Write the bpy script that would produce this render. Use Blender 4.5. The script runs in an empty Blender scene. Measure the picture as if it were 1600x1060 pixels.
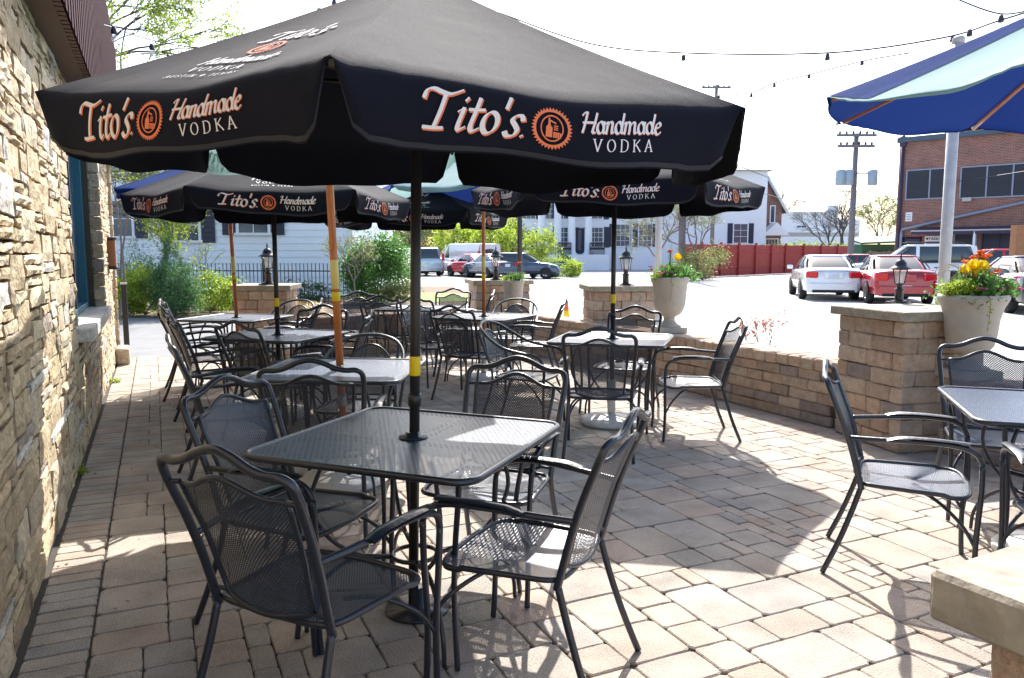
import bpy, math, random
from mathutils import Vector, Matrix
R = math.radians
sc = bpy.context.scene
col = sc.collection
rnd = random.Random(7)

# ------------------------------------------------------------------ camera, sky, sun, exposure
CAM_H, F_PX = 1.46, 1200.0
PITCH = math.atan(135 / F_PX)
cd = bpy.data.cameras.new('camera'); cam = bpy.data.objects.new('camera', cd); col.objects.link(cam)
cam.location = (0, 0, CAM_H); cam.rotation_euler = (math.pi / 2 - PITCH, 0, 0)
cd.sensor_width = 36; cd.lens = 27; cd.clip_start = 0.05; cd.clip_end = 2000
sc.camera = cam
SUN_EL, SUN_AZ = 44.3, 3.5          # elevation, degrees to the right of straight ahead (+Y)
w = bpy.data.worlds.new('World'); sc.world = w; w.use_nodes = True
nt = w.node_tree; bg = nt.nodes['Background']
sky = nt.nodes.new('ShaderNodeTexSky'); sky.sky_type = 'NISHITA'; sky.sun_disc = False
sky.sun_elevation = R(SUN_EL); sky.sun_rotation = R(SUN_AZ)
sky.air_density = 1.0; sky.dust_density = 2.5; sky.ozone_density = 1.0
nt.links.new(sky.outputs[0], bg.inputs[0]); bg.inputs[1].default_value = 0.15
sd = bpy.data.lights.new('sun', 'SUN'); so = bpy.data.objects.new('sun', sd); col.objects.link(so)
sd.energy = 4.1; sd.angle = R(0.5); sd.color = (1, .965, .92)
sv = Vector((math.sin(R(SUN_AZ)) * math.cos(R(SUN_EL)), math.cos(R(SUN_AZ)) * math.cos(R(SUN_EL)), math.sin(R(SUN_EL))))
so.rotation_euler = sv.to_track_quat('Z', 'Y').to_euler()
sc.view_settings.view_transform = 'Standard'; sc.view_settings.look = 'None'
sc.view_settings.exposure = 1.47; sc.view_settings.gamma = 1
sc.cycles.transparent_max_bounces = 40
sc.cycles.max_bounces = 8

def ray(px, py):
    x = (px - 800) / F_PX; y = -(py - 530) / F_PX
    return Vector((x, math.cos(PITCH) + y * math.sin(PITCH), -math.sin(PITCH) + y * math.cos(PITCH)))
def G(px, py, z=0.0):
    d = ray(px, py); t = (z - CAM_H) / d.z
    return Vector((d.x * t, d.y * t, z))
def D(px, py, Y):
    d = ray(px, py); t = Y / d.y
    return Vector((d.x * t, Y, CAM_H + d.z * t))

# ------------------------------------------------------------------ materials
def newmat(name):
    m = bpy.data.materials.new(name); m.use_nodes = True
    return m, m.node_tree, m.node_tree.nodes['Principled BSDF']
def N(t, typ, **k):
    n = t.nodes.new(typ)
    for a, v in k.items(): setattr(n, a, v)
    return n
def mathn(t, op, a, b=None, c=None):
    n = N(t, 'ShaderNodeMath', operation=op)
    for i, v in enumerate((a, b, c)):
        if v is None: continue
        if isinstance(v, (int, float)): n.inputs[i].default_value = v
        else: t.links.new(v, n.inputs[i])
    return n.outputs[0]
def plain(name, c, rough=.5, metal=0, var=.12, scale=20, bump=.0, coat=0, spec=None, sheen=0, obj=True):
    m, t, b = newmat(name)
    b.inputs['Roughness'].default_value = rough; b.inputs['Metallic'].default_value = metal
    b.inputs['Coat Weight'].default_value = coat
    if spec is not None: b.inputs['Specular IOR Level'].default_value = spec
    if sheen: b.inputs['Sheen Weight'].default_value = sheen; b.inputs['Sheen Roughness'].default_value = .4
    tc = N(t, 'ShaderNodeTexCoord'); no = N(t, 'ShaderNodeTexNoise')
    no.inputs['Scale'].default_value = scale; no.inputs['Detail'].default_value = 5
    t.links.new(tc.outputs['Object'], no.inputs['Vector'])
    mx = N(t, 'ShaderNodeMix', data_type='RGBA')
    mx.inputs[6].default_value = (c[0] * (1 - var), c[1] * (1 - var), c[2] * (1 - var), 1)
    mx.inputs[7].default_value = (min(1, c[0] * (1 + var)), min(1, c[1] * (1 + var)), min(1, c[2] * (1 + var)), 1)
    t.links.new(no.outputs[0], mx.inputs[0]); t.links.new(mx.outputs[2], b.inputs['Base Color'])
    if bump:
        bp = N(t, 'ShaderNodeBump'); bp.inputs['Strength'].default_value = bump; bp.inputs['Distance'].default_value = .01
        t.links.new(no.outputs[0], bp.inputs['Height']); t.links.new(bp.outputs[0], b.inputs['Normal'])
    return m
def stone_mat(name, rough=.85, fine=60, coarse=6, var=.35, bump=.5, dist=.006, speck=.0):
    """per-stone colour from the 'Col' attribute, broken up by two noises"""
    m, t, b = newmat(name); b.inputs['Roughness'].default_value = rough
    at = N(t, 'ShaderNodeAttribute', attribute_name='Col'); tc = N(t, 'ShaderNodeTexCoord')
    n1 = N(t, 'ShaderNodeTexNoise'); n1.inputs['Scale'].default_value = fine; n1.inputs['Detail'].default_value = 6
    n2 = N(t, 'ShaderNodeTexNoise'); n2.inputs['Scale'].default_value = coarse; n2.inputs['Detail'].default_value = 4
    for n in (n1, n2): t.links.new(tc.outputs['Object'], n.inputs['Vector'])
    f = mathn(t, 'ADD', mathn(t, 'MULTIPLY', mathn(t, 'SUBTRACT', n1.outputs[0], .5), var * 2), mathn(t, 'MULTIPLY', mathn(t, 'SUBTRACT', n2.outputs[0], .5), var * 2))
    f = mathn(t, 'ADD', f, 1.0)
    vm = N(t, 'ShaderNodeVectorMath', operation='SCALE'); t.links.new(at.outputs['Color'], vm.inputs[0]); t.links.new(f, vm.inputs['Scale'])
    t.links.new(vm.outputs[0], b.inputs['Base Color'])
    bp = N(t, 'ShaderNodeBump'); bp.inputs['Strength'].default_value = bump; bp.inputs['Distance'].default_value = dist
    t.links.new(mathn(t, 'ADD', n1.outputs[0], mathn(t, 'MULTIPLY', n2.outputs[0], 1.5)), bp.inputs['Height']); t.links.new(bp.outputs[0], b.inputs['Normal'])
    return m
def mesh_mat(name, pu, pv, hole, c=(.017, .025, .043), rough=.38, pw=1.6, spec=.9):
    """expanded metal: staggered rows of holes cut by alpha, in metres of the UV map"""
    m, t, b = newmat(name)
    b.inputs['Base Color'].default_value = (*c, 1); b.inputs['Roughness'].default_value = rough
    uv = N(t, 'ShaderNodeUVMap'); sp = N(t, 'ShaderNodeSeparateXYZ'); t.links.new(uv.outputs[0], sp.inputs[0])
    v = mathn(t, 'DIVIDE', sp.outputs[1], pv); row = mathn(t, 'FLOOR', v)
    u = mathn(t, 'ADD', mathn(t, 'DIVIDE', sp.outputs[0], pu), mathn(t, 'MULTIPLY', row, .5))
    fu = mathn(t, 'ABSOLUTE', mathn(t, 'SUBTRACT', mathn(t, 'FRACT', u), .5))
    fv = mathn(t, 'ABSOLUTE', mathn(t, 'SUBTRACT', mathn(t, 'FRACT', v), .5))
    d = mathn(t, 'ADD', mathn(t, 'POWER', mathn(t, 'MULTIPLY', fu, .45 if pw > 1.9 else 1.0), pw), mathn(t, 'POWER', fv, 1.6))
    a = mathn(t, 'GREATER_THAN', d, hole)
    t.links.new(a, b.inputs['Alpha'])
    bp = N(t, 'ShaderNodeBump'); bp.inputs['Strength'].default_value = 1; bp.inputs['Distance'].default_value = .0011; b.inputs['Specular IOR Level'].default_value = spec
    t.links.new(d, bp.inputs['Height']); t.links.new(bp.outputs[0], b.inputs['Normal'])
    return m
def cloth(name, c, trans=None, rough=.75, sheen=.5, spec=.3):
    m, t, b = newmat(name); b.inputs['Roughness'].default_value = rough; b.inputs['Sheen Weight'].default_value = sheen; b.inputs['Specular IOR Level'].default_value = spec
    b.inputs['Sheen Roughness'].default_value = .45
    tc = N(t, 'ShaderNodeTexCoord'); n1 = N(t, 'ShaderNodeTexNoise'); n1.inputs['Scale'].default_value = 420; n1.inputs['Detail'].default_value = 2
    n2 = N(t, 'ShaderNodeTexNoise'); n2.inputs['Scale'].default_value = 5; n2.inputs['Detail'].default_value = 3
    for n in (n1, n2): t.links.new(tc.outputs['Object'], n.inputs['Vector'])
    mx = N(t, 'ShaderNodeMix', data_type='RGBA'); mx.inputs[6].default_value = (*[k * .6 for k in c], 1); mx.inputs[7].default_value = (*[min(1, k * 1.4) for k in c], 1)
    t.links.new(mathn(t, 'MULTIPLY_ADD', n1.outputs[0], .6, mathn(t, 'MULTIPLY', n2.outputs[0], .4)), mx.inputs[0]); t.links.new(mx.outputs[2], b.inputs['Base Color'])
    bp = N(t, 'ShaderNodeBump'); bp.inputs['Strength'].default_value = .6; bp.inputs['Distance'].default_value = .02
    t.links.new(mathn(t, 'ADD', mathn(t, 'MULTIPLY', n1.outputs[0], .10), mathn(t, 'MULTIPLY', n2.outputs[0], .35)), bp.inputs['Height']); t.links.new(bp.outputs[0], b.inputs['Normal'])
    if trans:
        tr = N(t, 'ShaderNodeBsdfTranslucent'); tr.inputs[0].default_value = (*trans, 1)
        ms = N(t, 'ShaderNodeMixShader'); ms.inputs[0].default_value = .35
        t.links.new(b.outputs[0], ms.inputs[1]); t.links.new(tr.outputs[0], ms.inputs[2])
        t.links.new(ms.outputs[0], t.nodes['Material Output'].inputs[0])
    return m
def brick_mat(name, c1, c2, mortar, bw=.21, bh=.075):
    m, t, b = newmat(name); b.inputs['Roughness'].default_value = .9
    uv = N(t, 'ShaderNodeUVMap'); br = N(t, 'ShaderNodeTexBrick')
    br.inputs['Color1'].default_value = (*c1, 1); br.inputs['Color2'].default_value = (*c2, 1); br.inputs['Mortar'].default_value = (*mortar, 1)
    br.inputs['Scale'].default_value = 1; br.inputs['Brick Width'].default_value = bw; br.inputs['Row Height'].default_value = bh; br.inputs['Mortar Size'].default_value = .008
    t.links.new(uv.outputs[0], br.inputs['Vector'])
    no = N(t, 'ShaderNodeTexNoise'); no.inputs['Scale'].default_value = 1.3; no.inputs['Detail'].default_value = 6; t.links.new(uv.outputs[0], no.inputs['Vector'])
    vm = N(t, 'ShaderNodeVectorMath', operation='SCALE'); t.links.new(br.outputs[0], vm.inputs[0])
    t.links.new(mathn(t, 'ADD', mathn(t, 'MULTIPLY', no.outputs[0], .7), .65), vm.inputs['Scale']); t.links.new(vm.outputs[0], b.inputs['Base Color'])
    return m
def leaf_mat(name, c, trans):
    m, t, b = newmat(name); b.inputs['Roughness'].default_value = .5
    tc = N(t, 'ShaderNodeTexCoord'); no = N(t, 'ShaderNodeTexNoise'); no.inputs['Scale'].default_value = 2.5; t.links.new(tc.outputs['Object'], no.inputs['Vector'])
    mx = N(t, 'ShaderNodeMix', data_type='RGBA'); mx.inputs[6].default_value = (c[0] * .55, c[1] * .6, c[2] * .6, 1); mx.inputs[7].default_value = (c[0] * 1.45, c[1] * 1.35, c[2] * 1.3, 1)
    t.links.new(no.outputs[0], mx.inputs[0]); t.links.new(mx.outputs[2], b.inputs['Base Color'])
    tr = N(t, 'ShaderNodeBsdfTranslucent'); tr.inputs[0].default_value = (*trans, 1)
    ms = N(t, 'ShaderNodeMixShader'); ms.inputs[0].default_value = .4
    t.links.new(b.outputs[0], ms.inputs[1]); t.links.new(tr.outputs[0], ms.inputs[2]); t.links.new(ms.outputs[0], t.nodes['Material Output'].inputs[0])
    return m
M = {}
M['metal'] = plain('powder_coated_metal', (.016, .021, .032), .33, 0, .3, 60, .15, .3)
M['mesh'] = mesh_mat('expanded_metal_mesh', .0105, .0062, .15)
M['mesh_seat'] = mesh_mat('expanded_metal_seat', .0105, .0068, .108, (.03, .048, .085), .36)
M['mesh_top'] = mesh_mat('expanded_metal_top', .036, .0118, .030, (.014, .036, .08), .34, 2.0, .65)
M['black'] = cloth('black_canvas', (.0065, .0075, .014), None, .9, .02, .16)
M['blue'] = cloth('blue_canvas', (.010, .045, .2), (.008, .018, .09), .9, .0, .1)
M['mint'] = cloth('mint_canvas', (.24, .37, .38), (.34, .52, .5), .85, .0)
M['hem'] = cloth('canopy_hem', (.022, .023, .028), None, .8, .1)
M['white_ink'] = plain('white_print', (.72, .68, .66), .6, var=.05)
M['orange_ink'] = plain('orange_print', (.75, .17, .055), .6, var=.08)
M['green_ink'] = plain('grey_green_print', (.16, .26, .22), .6, var=.08)
M['pole'] = plain('bronze_pole', (.03, .028, .027), .35, .3, .2, 30)
M['wood'] = plain('orange_stained_wood', (.55, .16, .03), .35, 0, .25, 14, .1, .3)
M['yellow'] = plain('yellow_label', (.85, .6, .0), .5, var=.06)
M['pale_yellow'] = plain('faded_yellow_label', (.8, .62, .2), .5, var=.1)
M['white_plastic'] = plain('off_white_base', (.6, .58, .54), .6, 0, .15, 18, .3)
M['paver'] = stone_mat('concrete_paver', .9, 150, 4.0, .55, 1.0, .006)
M['ledge'] = stone_mat('split_ledgestone', .9, 38, 7, .5, .8, .015)
M['block'] = stone_mat('tumbled_wall_block', .9, 90, 16, .4, 1.0, .010)
M['caps'] = plain('weathered_concrete_cap', (.31, .27, .205), .9, 0, .55, 22, 1)
M['mortar'] = plain('dark_mortar', (.09, .075, .055), .95, 0, .3, 20)
M['sand'] = plain('joint_sand', (.05, .042, .033), .95, 0, .4, 60)
M['lot'] = plain('pale_old_asphalt', (.36, .355, .34), .9, 0, .12, 1.2, .2)
M['asphalt'] = plain('grey_asphalt', (.17, .17, .17), .9, 0, .25, 3, .3)
M['concrete'] = plain('pale_concrete', (.5, .48, .45), .9, 0, .1, 4, .2)
M['mulch'] = plain('brown_mulch', (.14, .095, .06), .95, 0, .6, 25, 1)
M['grass'] = plain('short_grass', (.13, .2, .03), .9, 0, .5, 30, .6)
M['urn'] = plain('cast_stone_urn', (.42, .38, .32), .85, 0, .14, 12, .4)
M['soil'] = plain('potting_soil', (.03, .022, .016), .95, 0, .4, 60, .8)
M['lantern'] = plain('black_lantern_metal', (.012, .012, .014), .35, 0, .1)
M['teal'] = plain('teal_painted_frame', (.015, .16, .23), .4, 0, .1, 8)
M['navy'] = plain('dark_window_frame', (.012, .014, .024), .4)
M['maroon'] = plain('maroon_ribbed_metal', (.04, .013, .02), .9, 0, .25, 5, spec=.08)
M['soffit'] = plain('brown_soffit', (.12, .075, .055), .8, 0, .2, 8)
M['siding'] = plain('pale_blue_siding', (.80, .85, .92), .6, 0, .05, 2)
M['whitewall'] = plain('white_painted_wall', (.76, .79, .83), .7, 0, .05, 1.2)
M['trim'] = plain('white_trim', (.75, .77, .8), .6, 0, .04)
M['shutter'] = plain('navy_shutter', (.015, .02, .05), .5, 0, .1)
M['redfence'] = plain('red_stained_boards', (.3, .045, .04), .75, 0, .2, 5)
M['brick'] = brick_mat('red_brown_brick', (.27, .10, .07), (.17, .07, .055), (.3, .25, .22))
M['rtrim'] = plain('slate_trim', (.05, .08, .12), .5, 0, .15, 3)
M['pipe'] = plain('grey_pipe', (.22, .26, .34), .45, .1, .12)
M['louver'] = plain('dark_louver', (.02, .024, .04), .5)
M['awning'] = plain('dark_purple_awning', (.035, .025, .06), .6)
M['timber'] = plain('brown_timber', (.28, .13, .06), .8, 0, .25, 10)
M['greyboard'] = plain('weathered_boards', (.2, .18, .17), .85, 0, .25, 8)
M['dumpster'] = plain('green_dumpster', (.015, .1, .05), .5, 0, .2, 3)
M['bark'] = plain('grey_bark', (.17, .145, .13), .9, 0, .35, 12, .6)
M['darkbark'] = plain('dark_bark', (.08, .07, .07), .9, 0, .35, 12, .6)
M['utility'] = plain('utility_pole_wood', (.16, .15, .17), .85, 0, .25, 6)
M['steelpost'] = plain('galvanised_post', (.42, .41, .41), .55, .2, .25, 14)
M['tgrey'] = plain('transformer_grey', (.3, .38, .44), .5, 0, .1)
M['cone'] = plain('orange_cone', (.8, .15, .02), .5)
M['rubber'] = plain('tyre_rubber', (.015, .015, .016), .8)
M['rim'] = plain('alloy_rim', (.45, .46, .48), .3, .8, .1)
M['chrome'] = plain('chrome_trim', (.6, .62, .65), .15, 1, .02)
M['plate'] = plain('number_plate', (.6, .66, .72), .5)
M['redlamp'] = plain('red_lamp_lens', (.55, .01, .015), .15, 0, .1, coat=.6)
M['wire'] = plain('dark_cable', (.03, .03, .04), .6)
M['bulb'] = plain('frosted_bulb', (.8, .8, .82), .25)
M['signw'] = plain('white_sign', (.75, .77, .8), .5)
M['signtxt'] = plain('sign_lettering', (.04, .05, .08), .6)
M['straw'] = leaf_mat('straw_blades', (.42, .33, .16), (.4, .3, .12))
M['lime'] = leaf_mat('lime_leaves', (.19, .27, .03), (.42, .55, .05))
M['green'] = leaf_mat('mid_green_leaves', (.07, .16, .035), (.12, .3, .05))
M['dgreen'] = leaf_mat('deep_green_leaves', (.035, .1, .035), (.06, .16, .05))
M['conifer'] = leaf_mat('conifer_foliage', (.06, .14, .05), (.08, .2, .06))
M['olive'] = leaf_mat('olive_buds', (.2, .22, .09), (.3, .34, .12))
M['redleaf'] = leaf_mat('red_shrub_leaves', (.35, .07, .03), (.45, .1, .05))
for nme, c in dict(tulip=(.85, .62, .0), orange_bloom=(.8, .18, .02), purple=(.12, .03, .3), pinkp=(.5, .1, .25), redp=(.6, .05, .04)).items():
    M[nme] = leaf_mat(nme + '_petals', c, c)
def paint(name, c, metal=.3): return plain(name, c, .22, metal, .03, 3, coat=.9)
M['glass'], _t, _b = newmat('dark_car_glass'); _b.inputs['Base Color'].default_value = (.02, .03, .035, 1); _b.inputs['Roughness'].default_value = .04; _b.inputs['Specular IOR Level'].default_value = .9
M['pane'], _t, _b = newmat('window_glass'); _b.inputs['Base Color'].default_value = (.05, .075, .12, 1); _b.inputs['Roughness'].default_value = .08; _b.inputs['Specular IOR Level'].default_value = .8
M['lampglass'], _t, _b = newmat('clear_lantern_glass'); _b.inputs['Base Color'].default_value = (.8, .8, .8, 1); _b.inputs['Roughness'].default_value = .15; _b.inputs['Alpha'].default_value = .35

# ------------------------------------------------------------------ mesh helpers
class MB:
    def __init__(s): s.v = []; s.f = []; s.uv = {}; s.c = {}; s.sm = []
    def add(s, vs, fs, smooth=False, color=None, uvs=None):
        o = len(s.v); s.v += [tuple(p) for p in vs]
        for f in fs:
            if color is not None: s.c[len(s.f)] = color
            s.f.append(tuple(i + o for i in f)); s.sm.append(smooth)
        if uvs:
            for i, q in enumerate(uvs): s.uv[o + i] = q
        return s
    def box(s, c, d, rz=0, color=None, uv=False):
        cx, cy, cz = c; x, y, z = d[0] / 2, d[1] / 2, d[2] / 2; ca, sa = math.cos(rz), math.sin(rz)
        vs = [(cx + a * x * ca - b * y * sa, cy + a * x * sa + b * y * ca, cz + e * z) for e in (-1, 1) for a, b in ((-1, -1), (1, -1), (1, 1), (-1, 1))]
        return s.add(vs, [(3, 2, 1, 0), (4, 5, 6, 7), (0, 1, 5, 4), (1, 2, 6, 5), (2, 3, 7, 6), (3, 0, 4, 7)], color=color)
    def tube(s, pts, r, seg=8, closed=False, caps=True, flat=None):
        pts = [Vector(p) for p in pts]; n = len(pts); rr = r if isinstance(r, (list, tuple)) else [r] * n
        vs = []; prev = None
        for i, p in enumerate(pts):
            if closed: t = pts[(i + 1) % n] - pts[i - 1]
            else: t = pts[min(i + 1, n - 1)] - pts[max(i - 1, 0)]
            if t.length < 1e-9: t = Vector((0, 0, 1))
            t.normalize()
            if prev is None:
                a = Vector((0, 0, 1)) if abs(t.z) < .9 else Vector((1, 0, 0)); prev = t.cross(a).normalized()
            nn = (prev - t * prev.dot(t))
            if nn.length < 1e-6: nn = t.orthogonal()
            nn.normalize(); prev = nn; bb = t.cross(nn)
            for k in range(seg):
                a = 2 * math.pi * k / seg
                vs.append(p + nn * math.cos(a) * rr[i] + bb * math.sin(a) * rr[i] * (flat or 1))
        fs = []
        for i in range(n if closed else n - 1):
            j = (i + 1) % n
            for k in range(seg): fs.append((i * seg + k, i * seg + (k + 1) % seg, j * seg + (k + 1) % seg, j * seg + k))
        s.add(vs, fs, True)
        if caps and not closed:
            o = len(s.v) - len(vs); s.f += [tuple(o + k for k in reversed(range(seg))), tuple(o + (n - 1) * seg + k for k in range(seg))]; s.sm += [False, False]
        return s
    def lathe(s, prof, c=(0, 0, 0), seg=24, smooth=True):
        vs = [(c[0] + r * math.cos(2 * math.pi * k / seg), c[1] + r * math.sin(2 * math.pi * k / seg), c[2] + z) for r, z in prof for k in range(seg)]
        fs = [(i * seg + k, i * seg + (k + 1) % seg, (i + 1) * seg + (k + 1) % seg, (i + 1) * seg + k) for i in range(len(prof) - 1) for k in range(seg)]
        fs += [tuple(reversed(range(seg))), tuple((len(prof) - 1) * seg + k for k in range(seg))]
        return s.add(vs, fs, smooth)
    def grid(s, fn, nu, nv, uvf=None, smooth=True, cond=None):
        vs = [fn(i / nu, j / nv) for j in range(nv + 1) for i in range(nu + 1)]
        fs = [(j * (nu + 1) + i, j * (nu + 1) + i + 1, (j + 1) * (nu + 1) + i + 1, (j + 1) * (nu + 1) + i) for j in range(nv) for i in range(nu)]
        uvs = [uvf(i / nu, j / nv) for j in range(nv + 1) for i in range(nu + 1)] if uvf else None
        return s.add(vs, fs, smooth, uvs=uvs)
    def quad(s, a, b, c, d, uv=None, color=None): return s.add([a, b, c, d], [(0, 1, 2, 3)], uvs=uv, color=color)
    def block(s, o, ax, ay, az, d, ch=.01, jit=.004, color=None, nx=1):
        """chamfered block: o = centre of the base, ax/ay/az unit axes, d = sizes; every vertex slightly displaced"""
        o = Vector(o); ax, ay, az = Vector(ax), Vector(ay), Vector(az); X, Y, Z = d[0] / 2, d[1] / 2, d[2]
        def P(x, y, z): return o + ax * (x + rnd.uniform(-jit, jit)) + ay * (y + rnd.uniform(-jit, jit)) + az * (z + rnd.uniform(-jit, jit))
        vs = []; fs = []; idx = {}
        for sx in (-1, 1):
            for sy in (-1, 1):
                for sz in (0, 1):
                    zz = Z if sz else 0; zi = Z - ch if sz else ch
                    idx[sx, sy, sz] = len(vs)
                    vs += [P(sx * X, sy * (Y - ch), zi), P(sx * (X - ch), sy * Y, zi), P(sx * (X - ch), sy * (Y - ch), zz)]
        I = lambda a, b, c_, k: idx[a, b, c_] + k
        for sx in (-1, 1):
            f = (I(sx, -1, 0, 0), I(sx, 1, 0, 0), I(sx, 1, 1, 0), I(sx, -1, 1, 0)); fs.append(f if sx > 0 else f[::-1])
        for sy in (-1, 1):
            f = (I(1, sy, 0, 1), I(-1, sy, 0, 1), I(-1, sy, 1, 1), I(1, sy, 1, 1)); fs.append(f if sy > 0 else f[::-1])
        for sz in (0, 1):
            f = (I(-1, -1, sz, 2), I(1, -1, sz, 2), I(1, 1, sz, 2), I(-1, 1, sz, 2)); fs.append(f if sz else f[::-1])
        for sx in (-1, 1):
            for sy in (-1, 1): fs.append((I(sx, sy, 0, 0), I(sx, sy, 0, 1), I(sx, sy, 1, 1), I(sx, sy, 1, 0)) if sx * sy > 0 else (I(sx, sy, 0, 1), I(sx, sy, 0, 0), I(sx, sy, 1, 0), I(sx, sy, 1, 1)))
            for sz in (0, 1): fs.append((I(sx, -1, sz, 0), I(sx, 1, sz, 0), I(sx, 1, sz, 2), I(sx, -1, sz, 2)))
        for sy in (-1, 1):
            for sz in (0, 1): fs.append((I(-1, sy, sz, 1), I(1, sy, sz, 1), I(1, sy, sz, 2), I(-1, sy, sz, 2)))
        for k in idx: fs.append((idx[k], idx[k] + 1, idx[k] + 2))
        return s.add(vs, fs, False, color)
    def build(s, name, mat, parent=None, loc=None):
        me = bpy.data.meshes.new(name); me.from_pydata(s.v, [], s.f)
        me.polygons.foreach_set('use_smooth', s.sm)
        if s.uv:
            l = me.uv_layers.new(name='UVMap')
            vi = [0] * len(me.loops); me.loops.foreach_get('vertex_index', vi)
            l.data.foreach_set('uv', [c for i in vi for c in s.uv.get(i, (0, 0))])
        if s.c:
            a = me.color_attributes.new('Col', 'FLOAT_COLOR', 'CORNER'); out = []
            for p in me.polygons:
                c = s.c.get(p.index, (.3, .3, .3)); out += [c[0], c[1], c[2], 1] * p.loop_total
            a.data.foreach_set('color', out)
        me.materials.append(M[mat] if isinstance(mat, str) else mat)
        me.validate()
        o = bpy.data.objects.new(name, me); col.objects.link(o)
        if parent is not None: o.parent = parent
        if loc is not None: o.location = loc
        return o
def catmull(pts, n=5, closed=False):
    pts = [Vector(p) for p in pts]; m = len(pts); out = []
    rng = range(m if closed else m - 1)
    for i in rng:
        if closed: p0, p1, p2, p3 = pts[i - 1], pts[i], pts[(i + 1) % m], pts[(i + 2) % m]
        else: p0, p1, p2, p3 = pts[max(i - 1, 0)], pts[i], pts[i + 1], pts[min(i + 2, m - 1)]
        for k in range(n):
            t = k / n; out.append(.5 * ((2 * p1) + (p2 - p0) * t + (2 * p0 - 5 * p1 + 4 * p2 - p3) * t * t + (3 * p1 - p0 - 3 * p2 + p3) * t ** 3))
    if not closed: out.append(pts[-1])
    return out
def tag(o, label=None, cat=None, group=None, kind=None):
    if label: o['label'] = label
    if cat: o['category'] = cat
    if group: o['group'] = group
    if kind: o['kind'] = kind
    return o
def thing(name, label, cat, loc=(0, 0, 0), rz=0, group=None):
    o = bpy.data.objects.new(name, None); col.objects.link(o); o.empty_display_size = .1
    o.location = loc; o.rotation_euler = (0, 0, rz); return tag(o, label, cat, group)
KIDS = {}
def kids(o): return [c for c in bpy.data.objects if c.parent == o]
def dup(o, loc, rz, label, group=None, rot=None):
    r = o.copy(); col.objects.link(r); r.location = loc; r.rotation_euler = rot if rot else (0, 0, rz)
    r['label'] = label
    if group: r['group'] = group
    def rec(src, dst):
        for c in kids(src):
            d = c.copy(); col.objects.link(d); d.parent = dst; rec(c, d)
    rec(o, r); return r

# ------------------------------------------------------------------ ground
DW = Vector((-.4207, .9072, 0)); NW = Vector((.9072, .4207, 0)); WV = -.53     # wall direction, wall normal, wall offset
def SV(s, v, z=0): p = DW * s + NW * v; return Vector((p.x, p.y, z))
PATH = [(-3.1, 10.25), (-2.4, 10.8), (-1.7, 11.25), (-1.0, 11.5), (-.3, 11.45), (.38, 10.75), (.97, 9.7), (1.4, 8.9), (1.65, 8.35), (1.88, 7.96), (2.08, 7.5), (2.36, 6.9), (2.66, 6.25)]
PATH2 = [(3.07, 5.72), (3.3, 5.2), (3.5, 4.6), (3.66, 3.9), (3.75, 3.0), (3.78, 2.0)]
b = MB(); b.add([(-160, -60, -.06), (200, -60, -.06), (200, 400, -.06), (-160, 400, -.06)], [(0, 1, 2, 3)])
tag(b.build('ground', 'lot'), kind='structure')
b = MB(); b.add([(-14, 10.9, -.02), (-4.2, 10.35, -.02), (-3.6, 10.9, -.02), (-4.6, 17.6, -.02), (-14, 17.6, -.02)], [(0, 1, 2, 3, 4)])
tag(b.build('driveway', 'asphalt'), kind='structure')
b = MB(); b.add([(-30, 17.6, -.012), (-1.6, 17.6, -.012), (-1.2, 26, -.012), (-2.5, 34, -.012), (-30, 34, -.012)], [(0, 1, 2, 3, 4)])
tag(b.build('mulch_bed', 'mulch'), kind='structure')
b = MB()
b.add([(-3.4, 22.8, -.004), (-1.3, 23.2, -.004), (-.6, 27.5, -.004), (-3.6, 28.5, -.004)], [(0, 1, 2, 3)])
tag(b.build('lawn_strip', 'grass'), kind='structure')
b = MB(); b.add([(-3.6, 10.9, -.016), (-2.9, 10.6, -.016), (-1.2, 11.6, -.016), (-1.3, 17.6, -.016), (-4.6, 17.6, -.016)], [(0, 1, 2, 3, 4)])
tag(b.build('sidewalk', 'concrete'), kind='structure')
# patio bed + pavers
poly = [SV(-1, WV), SV(12.2, WV)] + [Vector((-3.6, 10.55, 0))] + [Vector((x + .1, y + .1, 0)) for x, y in PATH] + [Vector((3.1, 5.9, 0))] + [Vector((x + .05, y, 0)) for x, y in PATH2] + [Vector((3.8, -1, 0))]
b = MB(); b.add([(p.x, p.y, -.012) for p in poly], [tuple(range(len(poly)))]); tag(b.build('patio_bed', 'sand'), kind='structure')
def inside(x, y):
    c = False; n = len(poly)
    for i in range(n):
        a, d = poly[i], poly[i - 1]
        if (a.y > y) != (d.y > y) and x < (d.x - a.x) * (y - a.y) / (d.y - a.y) + a.x: c = not c
    return c
b = MB(); U = .088
def paver_col():
    k = rnd.random(); base = (.36, .30, .245) if k < .5 else (.335, .295, .25) if k < .8 else (.36, .28, .22) if k < .95 else (.30, .27, .24)
    f = rnd.uniform(.93, 1.07); return (base[0] * f, base[1] * f, base[2] * f)
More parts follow.
